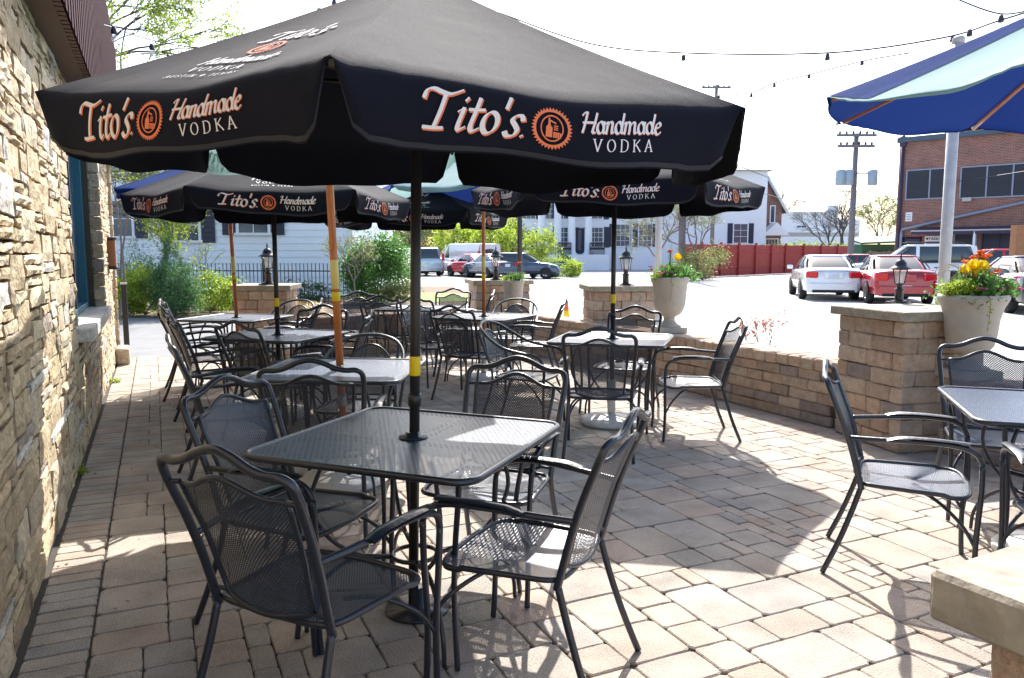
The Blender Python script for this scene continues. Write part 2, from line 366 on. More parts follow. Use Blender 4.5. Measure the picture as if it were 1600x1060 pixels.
def paver(s0, v0, s1, v1):
    cc = SV((s0 + s1) / 2, (v0 + v1) / 2)
    if not inside(cc.x, cc.y) or cc.y < .9: return
    if abs(cc.x) > .75 * cc.y + .7: return
    g = .0022; ch = .0045; j = lambda: rnd.uniform(-.0022, .0022); zt = rnd.uniform(-.0018, .0018); tl = [rnd.uniform(-.0012, .0012) for _ in range(4)]
    q = [(s0 + g, v0 + g), (s1 - g, v0 + g), (s1 - g, v1 - g), (s0 + g, v1 - g)]
    n = 0; outer = []; inner = []
    # two extra points per side make the edges slightly uneven
    pts = []
    for i in range(4):
        a, c = q[i], q[(i + 1) % 4]
        for t in (.07, .35, .65, .93): pts.append((a[0] + (c[0] - a[0]) * t + j(), a[1] + (c[1] - a[1]) * t + j(), tl[i] * (1 - t) + tl[(i + 1) % 4] * t))
    cs, cv = (s0 + s1) / 2, (v0 + v1) / 2; hs, hv = (s1 - s0) / 2, (v1 - v0) / 2
    vs = [SV(p[0], p[1], -.012) for p in pts] + [SV(p[0], p[1], -ch + zt + p[2]) for p in pts] + [SV(cs + (p[0] - cs) * (1 - ch / hs), cv + (p[1] - cv) * (1 - ch / hv), zt + p[2]) for p in pts]
    K = len(pts); fs = [(2 * K + i) for i in range(K)]
    F = [tuple(reversed(fs))]
    for i in range(K):
        k = (i + 1) % K; F += [(i, K + i, K + k, k), (K + i, 2 * K + i, 2 * K + k, K + k)]
    b.add(vs, F, color=paver_col())
s = -1.0                                    # soldier course along the wall
while s < 11.9:
    h = .098; paver(s, WV + .03, s + h, WV + .03 + .215); s += h
V0 = WV + .25; NS = int(13 / U); NV = 70; occ = [[False] * NV for _ in range(NS)]
SH = [(3, 3), (3, 3), (2, 3), (3, 2), (2, 2), (4, 3), (3, 4), (2, 2), (2, 3)]
for i in range(NS):
    for k in range(NV):
        if occ[i][k]: continue
        rnd.shuffle(SH)
        for (a, c) in SH + [(2, 1), (1, 2), (1, 1)]:
            if i + a > NS or k + c > NV: continue
            if any(occ[i + p][k + q] for p in range(a) for q in range(c)): continue
            break
        for p in range(a):
            for q in range(c): occ[i + p][k + q] = True
        paver(-1 + i * U, V0 + k * U, -1 + (i + a) * U, V0 + (k + c) * U)
tag(b.build('patio_pavers', 'paver'), kind='structure')
# asphalt cracks and parking lines outside
b = MB()
for x0, y0, x1, y1 in ((8.4, 24.5, 8.9, 30), (11.2, 23.5, 11.9, 29), (-8, 50, -7.4, 55), (-4.4, 50, -3.9, 55), (-.9, 50, -.4, 55)):
    dv = Vector((x1 - x0, y1 - y0, 0)).normalized(); p = Vector((-dv.y, dv.x, 0)) * .05
    a, c = Vector((x0, y0, -.054)), Vector((x1, y1, -.054)); b.quad(a - p, c - p, c + p, a + p)
tag(b.build('parking_lines', 'trim'), kind='structure')
b = MB()
for line in ([(3.5, 22), (6, 21.2), (9, 21.8), (13, 20.4), (18, 21)], [(2.5, 30), (6.5, 32.5), (12, 33.5), (20, 33)], [(6, 40), (8, 36), (9, 31), (8.6, 27)]):
    pts = catmull([(x, y, -.056) for x, y in line], 6)
    for a, c in zip(pts, pts[1:]):
        n = Vector((-(c - a).y, (c - a).x, 0)).normalized() * .03; b.quad(a - n, c - n, c + n, a + n)
tag(b.build('asphalt_cracks', 'asphalt'), kind='structure')

# ------------------------------------------------------------------ stone restaurant wall on the left
def wall_pt(s, z, out=0.0): return SV(s, WV + out, z)
bw_ = thing('restaurant_wall', 'cream and tan split ledgestone wall with teal window along the left of the patio', 'wall', tuple(SV(5, WV, 0)))
def wl(v): return v - SV(5, WV, 0)            # to the wall's own frame
S0, S1, ZT = -.6, 11.75, 3.6
WS0, WS1, WZ0, WZ1 = 6.35, 8.75, .92, 2.66      # window opening
b = MB()
def wquad(s0, s1, z0, z1, o): b.quad(*[wl(wall_pt(a, z, o)) for a, z in ((s0, z0), (s1, z0), (s1, z1), (s0, z1))])
for r_ in ((S0, WS0, 0, ZT), (WS1, S1, 0, ZT), (WS0, WS1, 0, WZ0), (WS0, WS1, WZ1, ZT)): wquad(*r_, -.03)
# end face of the building and the far side return
b.quad(*[wl(p) for p in (wall_pt(S1, 0, -.03), wall_pt(S1, 0, -3), wall_pt(S1, ZT, -3), wall_pt(S1, ZT, -.03))])
b.quad(*[wl(p) for p in (wall_pt(WS0, WZ0, -.03), wall_pt(WS0, WZ0, -.3), wall_pt(WS0, WZ1, -.3), wall_pt(WS0, WZ1, -.03))])
b.quad(*[wl(p) for p in (wall_pt(WS1, WZ0, -.03), wall_pt(WS1, WZ0, -.3), wall_pt(WS1, WZ1, -.3), wall_pt(WS1, WZ1, -.03))])
b.quad(*[wl(p) for p in (wall_pt(WS0, WZ1, -.03), wall_pt(WS1, WZ1, -.03), wall_pt(WS1, WZ1, -.3), wall_pt(WS0, WZ1, -.3))])
b.quad(*[wl(p) for p in (wall_pt(S0, ZT, -.03), wall_pt(S1, ZT, -.03), wall_pt(S1, ZT, -3), wall_pt(S0, ZT, -3))])
b.build('mortar_backing', 'mortar', bw_)
b = MB(); us, uz = .085, .052; nS, nZ = int((S1 - S0) / us), int(2.73 / uz)
occ = [[False] * nZ for _ in range(nS)]
def led_col():
    k = rnd.random()
    base = (.50, .385, .235) if k < .5 else (.56, .455, .31) if k < .78 else (.56, .52, .46) if k < .85 else (.43, .32, .19) if k < .96 else (.34, .28, .22)
    f = rnd.uniform(.85, 1.1); return tuple(q * f for q in base)
def ledge(s0, z0, s1, z1):
    g = .006; j = .007; pr = rnd.uniform(.006, .022); L, H = s1 - s0, z1 - z0
    nu = max(3, int(L / .07)); nv = max(2, int(H / .045)); c0, sl = rnd.uniform(-.02, .02), rnd.uniform(-.02, .02); dd = .35 * U
    corner = {(a, c): (rnd.uniform(-j, j), rnd.uniform(-j, j)) for a in (0, 1) for c in (0, 1)}
    def fn(u, v):
        ju = sum(corner[a, c][0] * (u if a else 1 - u) * (v if c else 1 - v) for a in (0, 1) for c in (0, 1))
        jv = sum(corner[a, c][1] * (u if a else 1 - u) * (v if c else 1 - v) for a in (0, 1) for c in (0, 1))
        e = min(u, 1 - u, v * 1.0, 1 - v)
        o = -.03 if e < 1e-6 else pr + c0 * (u - .5) + sl * (v - .5) + rnd.uniform(-.007, .007)
        return o, ju, jv
    vs = []; 
    us_ = [0, 0] + [i / nu for i in range(1, nu)] + [1, 1]; vs_ = [0, 0] + [i / nv for i in range(1, nv)] + [1, 1]
    for q, v in enumerate(vs_):
        for p, u in enumerate(us_):
            edge = p in (0, len(us_) - 1) or q in (0, len(vs_) - 1)
            ring = p in (1, len(us_) - 2) or q in (1, len(vs_) - 2)
            o, ju, jv = fn(min(max(u, .001), .999), min(max(v, .001), .999))
            if edge: o = -.03
            elif ring: o = pr * .75 + rnd.uniform(-.006, .004)
            jj = rnd.uniform(-.003, .003)
            vs.append(wl(wall_pt(s0 + g + (L - 2 * g) * u + ju + jj, z0 + g + (H - 2 * g) * v + jv + jj, o)))
    W_ = len(us_)
    fs = [(q * W_ + p, q * W_ + p + 1, (q + 1) * W_ + p + 1, (q + 1) * W_ + p) for q in range(len(vs_) - 1) for p in range(W_ - 1)]
    b.add(vs, fs, False, led_col())
LS = [(5, 2), (6, 2), (7, 1), (5, 1), (4, 1), (4, 2), (3, 2), (5, 1), (6, 1), (8, 1), (4, 3), (7, 1), (6, 1), (8, 1), (3, 1), (5, 3)]
for k in range(nZ):
    for i in range(nS):
        if occ[i][k]: continue
        s, z = S0 + i * us, k * uz
        def blocked(a, c):
            x0, x1, y0, y1 = s, s + a * us, z, z + c * uz
            return x1 > WS0 + .01 and x0 < WS1 - .01 and y1 > WZ0 - .11 and y0 < WZ1 - .01
        if blocked(1, 1): continue
        rnd.shuffle(LS)
        for (a, c) in LS + [(2, 1), (1, 2), (1, 1)]:
            if i + a > nS or k + c > nZ or blocked(a, c): continue
            if any(occ[i + p][k + q] for p in range(a) for q in range(c)): continue
            break
        for p in range(a):
            for q in range(c): occ[i + p][k + q] = True
        ledge(s, z, s + a * us, z + c * uz)
b.build('ledgestone_facing', 'ledge', bw_)
# quoin stones at the far corner and beside the window
b = MB()
for k in range(20):
    z = k * .14; b.block(wl(wall_pt(S1 + .01, z + .004, 0)), DW, NW, (0, 0, 1), (.1 + .02 * (k % 2), .11, .132), .012, .004, led_col())
    if z > .8 and z < 2.5: b.block(wl(wall_pt(WS1 + .06, z + .004, .02)), DW, NW, (0, 0, 1), (.12, .1, .132), .012, .004, led_col())
b.build('corner_stone', 'ledge', bw_)
b = MB(); b.block(wl(wall_pt((WS0 + WS1) / 2, WZ0 - .1, -.02)), DW, NW, (0, 0, 1), (WS1 - WS0 + .24, .26, .1), .008, .002, (.6, .57, .52)); b.build('window_sill', 'ledge', bw_)
wf = MB(); L_ = WS1 - WS0
def fr(mb, sa, sb, z0, z1, o, d): mb.block(wl(wall_pt((sa + sb) / 2, z0, o)), DW, NW, (0, 0, 1), (sb - sa, d, z1 - z0), .004, 0)
fr(wf, WS0, WS0 + .14, WZ0, WZ1, -.12, .08); fr(wf, WS0 + .14, WS1, WZ1 - .1, WZ1, -.12, .08); fr(wf, WS1 - .1, WS1, WZ0, WZ1 - .1, -.12, .08); fr(wf, WS0 + .14, WS1 - .1, WZ0, WZ0 + .06, -.12, .08)
wfo = wf.build('window_frame', 'teal', bw_)
g = MB(); fr(g, WS0 + .14, WS0 + .2, WZ0 + .06, WZ1 - .1, -.12, .07); fr(g, WS0 + 1.15, WS0 + 1.22, WZ0 + .06, WZ1 - .1, -.12, .07); g.build('mullion', 'navy', wfo)
g = MB(); g.quad(*[wl(wall_pt(a, z, -.14)) for a, z in ((WS0 + .2, WZ0 + .06), (WS1 - .1, WZ0 + .06), (WS1 - .1, WZ1 - .1), (WS0 + .2, WZ1 - .1))]); g.build('pane', 'pane', wfo)
# ribbed fascia above, overhanging the wall
EZ, EO = 2.68, .14
b = MB(); s = S0
while s < S1 + .1:
    for (a, c, o) in ((0, .08, .0), (.08, .17, .05)):
        b.quad(wl(wall_pt(s + a, EZ, EO + o)), wl(wall_pt(s + c, EZ, EO + o)), wl(wall_pt(s + c, EZ + 1.5, EO + o)), wl(wall_pt(s + a, EZ + 1.5, EO + o)))
    b.quad(wl(wall_pt(s + .08, EZ, EO)), wl(wall_pt(s + .08, EZ, EO + .05)), wl(wall_pt(s + .08, EZ + 1.5, EO + .05)), wl(wall_pt(s + .08, EZ + 1.5, EO)))
    b.quad(wl(wall_pt(s + .17, EZ, EO)), wl(wall_pt(s + .17, EZ, EO + .05)), wl(wall_pt(s + .17, EZ + 1.5, EO + .05)), wl(wall_pt(s + .17, EZ + 1.5, EO)))
    s += .17
b.quad(*[wl(p) for p in (wall_pt(s, EZ, EO + .05), wall_pt(s, EZ, -3), wall_pt(s, EZ + 1.5, -3), wall_pt(s, EZ + 1.5, EO + .05))])
b.quad(*[wl(p) for p in (wall_pt(S0, EZ + 1.5, EO + .03), wall_pt(s, EZ + 1.5, EO + .03), wall_pt(s, EZ + 1.5, -3), wall_pt(S0, EZ + 1.5, -3))])
b.build('ribbed_fascia', 'maroon', bw_)
b = MB(); b.quad(*[wl(p) for p in (wall_pt(S0, EZ + .004, -.03), wall_pt(S1 + .1, EZ + .004, -.03), wall_pt(S1 + .1, EZ + .004, EO + .049), wall_pt(S0, EZ + .004, EO + .027))]); b.build('soffit', 'soffit', bw_)
# small wall lantern box near the far corner
wb = thing('wall_light', 'small brown box light fixed to the far end of the stone wall', 'light', tuple(wall_pt(10.9, 1.28, .04)))
b = MB(); b.block((0, 0, 0), DW, NW, (0, 0, 1), (.14, .12, .34), .012, 0); b.build('box', 'timber', wb)
b = MB()
for dz in (-.03, .34): b.block((0, 0, dz), DW, NW, (0, 0, 1), (.17, .15, .03), .006, 0)
b.build('bracket', 'lantern', wb)
gp = thing('gate_post', 'black square steel post standing at the far corner of the stone wall', 'post', tuple(wall_pt(11.95, 0, .13)))
b = MB(); b.block((0, 0, 0), DW, NW, (0, 0, 1), (.07, .07, 1.02), .006, 0); b.build('shaft', 'lantern', gp)
b = MB(); b.block((0, 0, 1.02), DW, NW, (0, 0, 1), (.085, .085, .025), .006, 0); b.build('cap', 'steelpost', gp)
b = MB(); b.block(wall_pt(11.35, 0, .1), DW, NW, (0, 0, 1), (.45, .16, .22), .02, .006, (.45, .38, .28))
tag(b.build('kerb_stone', 'ledge'), 'low pale kerb stone against the foot of the far wall end', 'stone')

# ------------------------------------------------------------------ retaining wall, pillars, urns, lanterns
def blk_col():
    k = rnd.random(); base = (.45, .32, .225) if k < .5 else (.45, .35, .265) if k < .75 else (.37, .28, .21) if k < .92 else (.29, .24, .215)
    f = rnd.uniform(.85, 1.12); return tuple(q * f for q in base)
def block_wall(path, courses, ch, name, label, capch=.1, th=.3):
    pts = [Vector((x, y, 0)) for x, y in path]; pts = catmull(pts, 8)
    cum = [0]
    for a, c in zip(pts, pts[1:]): cum.append(cum[-1] + (c - a).length)
    def at(sv_):
        sv_ = max(0, min(cum[-1], sv_))
        for i in range(len(cum) - 1):
            if cum[i + 1] >= sv_:
                t = (sv_ - cum[i]) / max(1e-6, cum[i + 1] - cum[i]); return pts[i].lerp(pts[i + 1], t), (pts[i + 1] - pts[i]).normalized()
        return pts[-1], (pts[-1] - pts[-2]).normalized()
    org = pts[len(pts) // 2]
    t_ = thing(name, label, 'wall', tuple(org)); m = MB(); core = MB()
    for i in range(len(pts) - 1):
        a, c = pts[i] - org, pts[i + 1] - org; d = (c - a).normalized(); n = Vector((-d.y, d.x, 0))
        for s_ in (.05, th - .05): core.quad(a + n * s_, c + n * s_, c + n * s_ + Vector((0, 0, courses * ch)), a + n * s_ + Vector((0, 0, courses * ch)))
    core.build('wall_core', 'mortar', t_)
    for k in range(courses):
        s_ = -rnd.uniform(0, .15)
        while s_ < cum[-1]:
            l = rnd.choice((.2, .25, .3, .33)); p, d = at(s_ + l / 2); n = Vector((-d.y, d.x, 0))
            if s_ + l < cum[-1] + .06:
                for off in (.07 + rnd.uniform(-.006, .006), th - .07): m.block(p - org + n * off + Vector((0, 0, k * ch + .002)), d, n, (0, 0, 1), (l - .003, .13, ch - .002), .011, .004, blk_col())
            s_ += l
    m.build('tumbled_block', 'block', t_)
    m = MB(); s_ = 0
    while s_ < cum[-1]:
        l = .145; p, d = at(s_ + l / 2); n = Vector((-d.y, d.x, 0))
        cc = blk_col(); m.block(p - org + n * (th / 2 - .005) + Vector((0, 0, courses * ch + .002)), d, n, (0, 0, 1), (l - .006, th + .015, capch), .014, .005, tuple(q * 1.15 for q in cc)); s_ += l
    m.build('cap_block', 'block', t_)
    return t_
block_wall(PATH, 5, .094, 'retaining_wall', 'curved low tumbled block wall edging the patio left of the big pillar')
block_wall(PATH2, 5, .094, 'retaining_wall', 'low tumbled block wall edging the patio right of the big pillar')
def pillar(x, y, rot, size, name_label, courses=8, ch=.121, capo=.05):
    t_ = thing('pillar', name_label, 'pillar', (x, y, 0), rot, 'stone block pillars around the patio'); m = MB()
    h = size / 2; core = MB(); core.box((0, 0, courses * ch / 2), (size - .06, size - .06, courses * ch - .01)); core.build('core', 'mortar', t_)
    for k in range(courses):
        for side in range(4):
            a = side * math.pi / 2; ax = Vector((math.cos(a), math.sin(a), 0)); ay = Vector((-math.sin(a), math.cos(a), 0))
            par = k % 2; st = -h + (0 if par else .12); en = h - (.12 if par else 0)
            L = en - st; cuts = [0]; nb = 2 if rnd.random() < .45 else 3
            for q in range(1, nb): cuts.append(L * q / nb + rnd.uniform(-.04, .04))
            cuts.append(L)
            for p, q in zip(cuts, cuts[1:]):
                m.block(ax * (st + (p + q) / 2) - ay * (h - .06 + rnd.uniform(-.004, .004)) + Vector((0, 0, k * ch + .002)), ax, ay, (0, 0, 1), (q - p - .003, .12, ch - .002), .011, .004, blk_col())
    m.build('tumbled_block', 'block', t_)
    m = MB(); m.block((0, 0, courses * ch + .003), (1, 0, 0), (0, 1, 0), (0, 0, 1), (size + 2 * capo, size + 2 * capo, .068), .006, .0015); m.build('capstone', 'caps', t_)
    return t_
PT = 8 * .121 + .071
pillar(3.07, 5.90, math.atan2(.243, .97), .72, 'big stone block pillar nearest on the right edge of the patio, black lantern on top')
pillar(1.40, 10.15, R(4), .80, 'stone block pillar behind the middle of the patio, second lantern pillar from the right')
pillar(-.22, 12.2, R(12), .84, 'stone block pillar farthest back in the centre, beside the smallest urn')
pillar(-3.28, 10.3, R(4), .66, 'stone block pillar on the far left near the iron fence')
pr_ax = Vector((.45, -.893, 0)); 
c0 = G(1465, 893, 1.039); cc = c0 + Vector((.8660, .5, 0)) * .40 + Vector((.47, -.88, 0)) * .40
pillar(cc.x, cc.y, R(29), .70, 'stone pillar cut off at the bottom right corner of the photo, only its cap showing')
def lantern(x, y, z, label, s=1.0):
    t_ = thing('pillar_lantern', label, 'lantern', (x, y, z), 0, 'black post lanterns on the pillars'); t_.scale = (s, s, s)
    m = MB(); m.box((0, 0, .008), (.19, .19, .016)); m.box((0, 0, .022), (.13, .13, .012)); m.lathe([(.045, .028), (.042, .04), (.04, .13), (.046, .135), (.046, .15), (.03, .155), (.03, .185), (.05, .2), (.05, .207)], seg=16); m.build('post_base', 'lantern', t_)
    m = MB(); m.lathe([(.048, .207), (.075, .35)], seg=6, smooth=False); m.build('glass', 'lampglass', t_)
    m = MB(); m.lathe([(.015, .207), (.018, .22), (.018, .30), (.005, .31)], seg=10); m.build('candle', 'bulb', t_)
    m = MB()
    for k in range(6):
        a = k * math.pi / 3; m.tube([(.05 * math.cos(a), .05 * math.sin(a), .205), (.077 * math.cos(a), .077 * math.sin(a), .352)], .0045, 5)
    m.lathe([(.081, .347), (.082, .354)], seg=6, smooth=False); m.build('cage', 'lantern', t_)
    m = MB(); m.lathe([(.115, .352), (.112, .36), (.07, .385), (.062, .395), (.058, .42), (.035, .45), (.012, .46), (.008, .475), (.014, .485), (.008, .495), (.003, .53)], seg=18); m.build('roof_cap', 'lantern', t_)
    return t_
p = G(1404, 474, PT); lantern(p.x, p.y, PT, 'black lantern on the big near pillar at the right', .80)
lantern(1.47, 9.95, PT, 'black lantern on the middle pillar beside the urn with one yellow tulip', .98)
lantern(-.25, 11.95, PT, 'black lantern on the farthest centre pillar', 1.0)
lantern(-3.23, 10.2, PT, 'black lantern on the far left pillar in front of the pale siding house', 1.05)
def urn(x, y, z, s, label, shape=0):
    t_ = thing('urn', label, 'urn', (x, y, z), R(10), 'cast stone urns of flowers'); t_.scale = (s, s, s)
    m = MB()
    m.box((0, 0, .03), (.30, .30, .06)); m.lathe([(.13, .06), (.13, .075), (.09, .095), (.062, .13), (.06, .15), (.07, .175), (.085, .18)], seg=28); m.build('foot', 'urn', t_)
    m = MB()
    if shape: prof = [(.08, .178), (.125, .2), (.15, .235), (.155, .27), (.16, .275), (.158, .29), (.163, .295), (.175, .42), (.195, .50), (.222, .555), (.228, .575), (.22, .592), (.2, .592), (.19, .56), (.02, .55)]
    else: prof = [(.08, .178), (.12, .2), (.15, .24), (.165, .29), (.17, .3), (.172, .31), (.18, .44), (.19, .53), (.205, .57), (.21, .585), (.2, .6), (.18, .6), (.175, .57), (.02, .56)]
    m.lathe(prof, seg=36); m.build('bowl', 'urn', t_)
    m = MB(); m.lathe([(.18, .562), (.1, .575), (.01, .58)], seg=20); m.build('soil', 'soil', t_)
    return t_
URN = [(G(1512, 590, .575), 1.0, 'large wide rimmed urn just right of the big near pillar', 1), (G(1045, 519, .575), 1.02, 'tall rounded urn to the right of the middle lantern pillar', 0), (Vector((.02, 11.25, .575)), .80, 'smallest urn, in front of the farthest centre pillar', 0)]
for p, s, l, sh in URN: urn(p.x, p.y, .575, s, l, sh)

# ------------------------------------------------------------------ foliage
def leaf(m, c, size, r_, up=.0, asp=.55):
    a = Vector((r_.gauss(0, 1), r_.gauss(0, 1), r_.gauss(0, 1) + up)).normalized(); d = a.orthogonal().normalized()
    d = Matrix.Rotation(r_.uniform(0, 6.28), 3, a) @ d; e = a.cross(d); s = size * r_.uniform(.6, 1.3)
    m.add([c - d * s, c + e * s * asp, c + d * s, c - e * s * asp], [(0, 1, 2, 3)])
def crown(m, c, rad, n, size, r_, nclump=30, spread=.22, shell=.55, asp=.55):
    c = Vector(c); cl = []
    for _ in range(nclump):
        d = Vector((r_.gauss(0, 1), r_.gauss(0, 1), r_.gauss(0, 1))).normalized() * r_.uniform(shell, 1.05) ** .7
        cl.append((Vector((c.x + d.x * rad[0], c.y + d.y * rad[1], c.z + d.z * rad[2])), r_.uniform(.5, 1.3)))
    for i in range(n):
        q, f = cl[r_.randrange(nclump)]; s = spread * f
        leaf(m, q + Vector((r_.gauss(0, s * rad[0]), r_.gauss(0, s * rad[1]), r_.gauss(0, s * rad[2]))), size, r_, asp=asp)
    return cl
def limbs(m, base, cl, r0, r_, split=.35, per=14):
    base = Vector(base)
    for q, f in cl[:per]:
        mid = base.lerp(q, .5) + Vector((r_.uniform(-.1, .1), r_.uniform(-.1, .1), .12)) * (q - base).length * .6
        m.tube(catmull([base, mid, q], 4), [r0 * (1 - .85 * k / 8) for k in range(9)], 5)
def shrub(name, label, cat, x, y, z, rad, n, size, mat, seed, stems=8, stemmat='bark', nclump=26, group=None, asp=.55, shell=.4):
    r_ = random.Random(seed); t_ = thing(name, label, cat, (x, y, z), 0, group); m = MB()
    cl = crown(m, (0, 0, rad[2]), rad, n, size, r_, nclump, shell=shell, asp=asp); m.v = [(a, c, max(d, .02)) for a, c, d in m.v]; m.build('foliage', mat, t_)
    m = MB(); limbs(m, (0, 0, 0), cl, .02 * rad[2] + .008, r_, per=stems); m.build('stem', stemmat, t_)
    return t_
def tree(name, label, x, y, h, crown_z, rad, n, size, mat, seed, tr=.12, barkm='bark', nclump=40, per=26, group=None):
    r_ = random.Random(seed); t_ = thing(name, label, 'tree', (x, y, -.05), 0, group); m = MB()
    cl = crown(m, (0, 0, crown_z), rad, n, size, r_, nclump); m.build('crown', mat, t_)
    m = MB(); m.tube(catmull([(0, 0, 0), (.03 * h * .3, 0, h * .3), (-.02 * h, .02, crown_z * .8), (0, 0, crown_z + rad[2] * .3)], 5), [tr * (1 - .05 * k) for k in range(16)], 8)
    limbs(m, (0, 0, crown_z - rad[2] * .75), cl, tr * .5, r_, per=per); m.build('trunk', barkm, t_)
    return t_
def bare(name, label, x, y, h, seed, tr=.18, spread=.6, depth=5, mat='darkbark', budm=None, budn=0, buds=.05, cat='tree', group=None, z=-.05, first=.3, lean=(0, 0)):
    """leafless branching tree, optionally with a haze of small buds"""
    r_ = random.Random(seed); t_ = thing(name, label, cat, (x, y, z), 0, group); m = MB(); bud = MB(); tips = []
    def br(p, d, l, r, k):
        q = p + d * l; mid = p.lerp(q, .5) + Vector((r_.uniform(-.08, .08), r_.uniform(-.08, .08), r_.uniform(-.04, .08))) * l
        m.tube([p, mid, q], [r, r * .85, r * .62], 5 if k > 2 else 4, caps=False)
        if k < 3: tips.append((p, q))
        if k == 0: return
        for _ in range(3 if k < depth else 4):
            nd = (d + Vector((r_.gauss(0, spread), r_.gauss(0, spread), r_.gauss(.12, spread * .6)))).normalized()
            br(q if r_.random() < .6 else p.lerp(q, r_.uniform(.55, .95)), nd, l * r_.uniform(.6, .85), r * .58, k - 1)
    br(Vector((0, 0, 0)), Vector((lean[0], lean[1], 1)).normalized(), h * first, tr, depth)
    m.build('trunk' if cat == 'tree' else 'stem', mat, t_)
    if budm:
        for i in range(budn):
            a, c = r_.choice(tips); leaf(bud, a.lerp(c, r_.random()) + Vector((r_.gauss(0, .04), r_.gauss(0, .04), r_.gauss(0, .04))) * h * .25, buds, r_)
        bud.build('crown' if cat == 'tree' else 'foliage', budm, t_)
    return t_
# flowers in the urns
def flowers(x, y, z, label, seed, tulips, oranges, spread=.21, purple=0, pinks=0, limes=900, greens=900, sc_=1.0, twigs=0, trail=1):
    r_ = random.Random(seed); t_ = thing('flower_arrangement', label, 'flowers', (x, y, z), 0, 'spring flowers planted in the urns'); t_.scale = (sc_,) * 3
    m = MB(); crown(m, (.03, 0, .06), (spread * .95, spread, .11), greens, .015, r_, 24, shell=.2); 
    for _ in range(14):
        a = r_.uniform(0, 6.28); q = Vector((.05 + .1 * math.cos(a), .1 * math.sin(a), 0)); tip = q + Vector((.07 * math.cos(a), .07 * math.sin(a), r_.uniform(.12, .2))); sd_ = Vector((-math.sin(a), math.cos(a), 0)) * .018
        mid = q.lerp(tip, .5); m.add([q, mid - sd_, tip, mid + sd_], [(0, 1, 2, 3)])
    m.build('green_foliage', 'green', t_)
    m = MB(); crown(m, (-.13, -.05, .05), (.1, .11, .055), limes, .008, r_, 16, shell=.2); m.build('lime_foliage', 'lime', t_)
    def bloom(q, mat, rr, nme, petals=7, up=1.0):
        mm = MB(); q = Vector(q)
        for k in range(petals):
            a = k * 2 * math.pi / petals; prof = [(.001, 0), (rr * .8, rr * .5 * up), (rr * .85, rr * 1.2 * up), (rr * .35, rr * 1.8 * up)]
            w_ = rr * .62; ca, sa = math.cos(a), math.sin(a); vs = []
            for i, (r1, zz) in enumerate(prof):
                ww = w_ * (.3, 1, .9, .25)[i]; cx = Vector((ca * r1, sa * r1, zz)); tt = Vector((-sa, ca, 0)) * ww; vs += [q + cx - tt, q + cx + tt]
            mm.add(vs, [(0, 1, 3, 2), (2, 3, 5, 4), (4, 5, 7, 6)], True)
        o = mm.build(nme, mat, t_)
        s_ = MB(); s_.tube(catmull([(q.x * .6, q.y * .6, 0), (q.x * .8, q.y * .8, q.z * .5), q], 3), .003, 5); s_.build('stem', 'green', o)
    for q in tulips: bloom(q, 'tulip', .036, 'tulip', 6, 1.1)
    for q in oranges:
        for _ in range(4): bloom((q[0] + r_.uniform(-.025, .025), q[1] + r_.uniform(-.025, .025), q[2] + r_.uniform(-.015, .02)), 'orange_bloom', .021, 'orange_flower', 8, .5)
    m = MB(); nfl = 0
    for mat, nn, zc in (('purple', purple, .07), ('pinkp', pinks, .06)):
        for _ in range(nn): bloom((r_.uniform(-spread, spread), r_.uniform(-spread, 0), zc + r_.uniform(-.01, .07)), mat, .022, 'pansy', 5, .35)
    if twigs:
        m = MB()
        for _ in range(twigs):
            a = r_.uniform(0, 6.28); L = r_.uniform(.15, .3); pts = [Vector((.05 * math.cos(a), .05 * math.sin(a), .02)), Vector((L * .5 * math.cos(a), L * .3 * math.sin(a), L * .7)), Vector((L * math.cos(a), L * .5 * math.sin(a), L * .75)), Vector((L * 1.15 * math.cos(a), L * .6 * math.sin(a), L * .5))]
            m.tube(catmull(pts, 4), .0018, 4)
        m.build('twigs', 'straw', t_)
    if trail:
        m = MB(); lf = MB(); pts = catmull([(-.02, -.17, .02), (-.03, -.225, 0), (-.03, -.235, -.08), (-.035, -.225, -.2)], 6); m.tube(pts, .0025, 4)
        for k in range(12): leaf(lf, pts[r_.randrange(4, len(pts))] + Vector((r_.uniform(-.02, .02), -.005, 0)), .013, r_)
        o = m.build('trailing_stem', 'straw', t_); lf.build('leaf', 'lime', o)
    return t_
p = URN[0][0]; flowers(p.x, p.y, .575 + .575, 'orange flowers and three yellow tulips in the large near urn at the right', 3, [(-.045, -.06, .17), (.0, -.08, .165), (-.03, -.09, .115), (-.085, -.05, .14)], [(.04, 0, .26), (.02, .02, .24), (.07, .02, .24), (-.04, .03, .2), (.1, -.04, .15)], .22, 2, 7, 2400, 2400, 1.1, 18)
p = URN[1][0]; flowers(p.x, p.y, .575 + .585, 'single yellow tulip with pink pansies in the urn by the middle pillar', 4, [(.06, -.05, .19)], [(-.02, 0, .27)], .21, 2, 10, 900, 2200, 1.12, 7)
flowers(.02, 11.25, .575 + .47, 'purple pansies and one coral flower in the smallest urn', 5, [], [(.1, 0, .3)], .17, 6, 3, 900, 800, .85, 4)

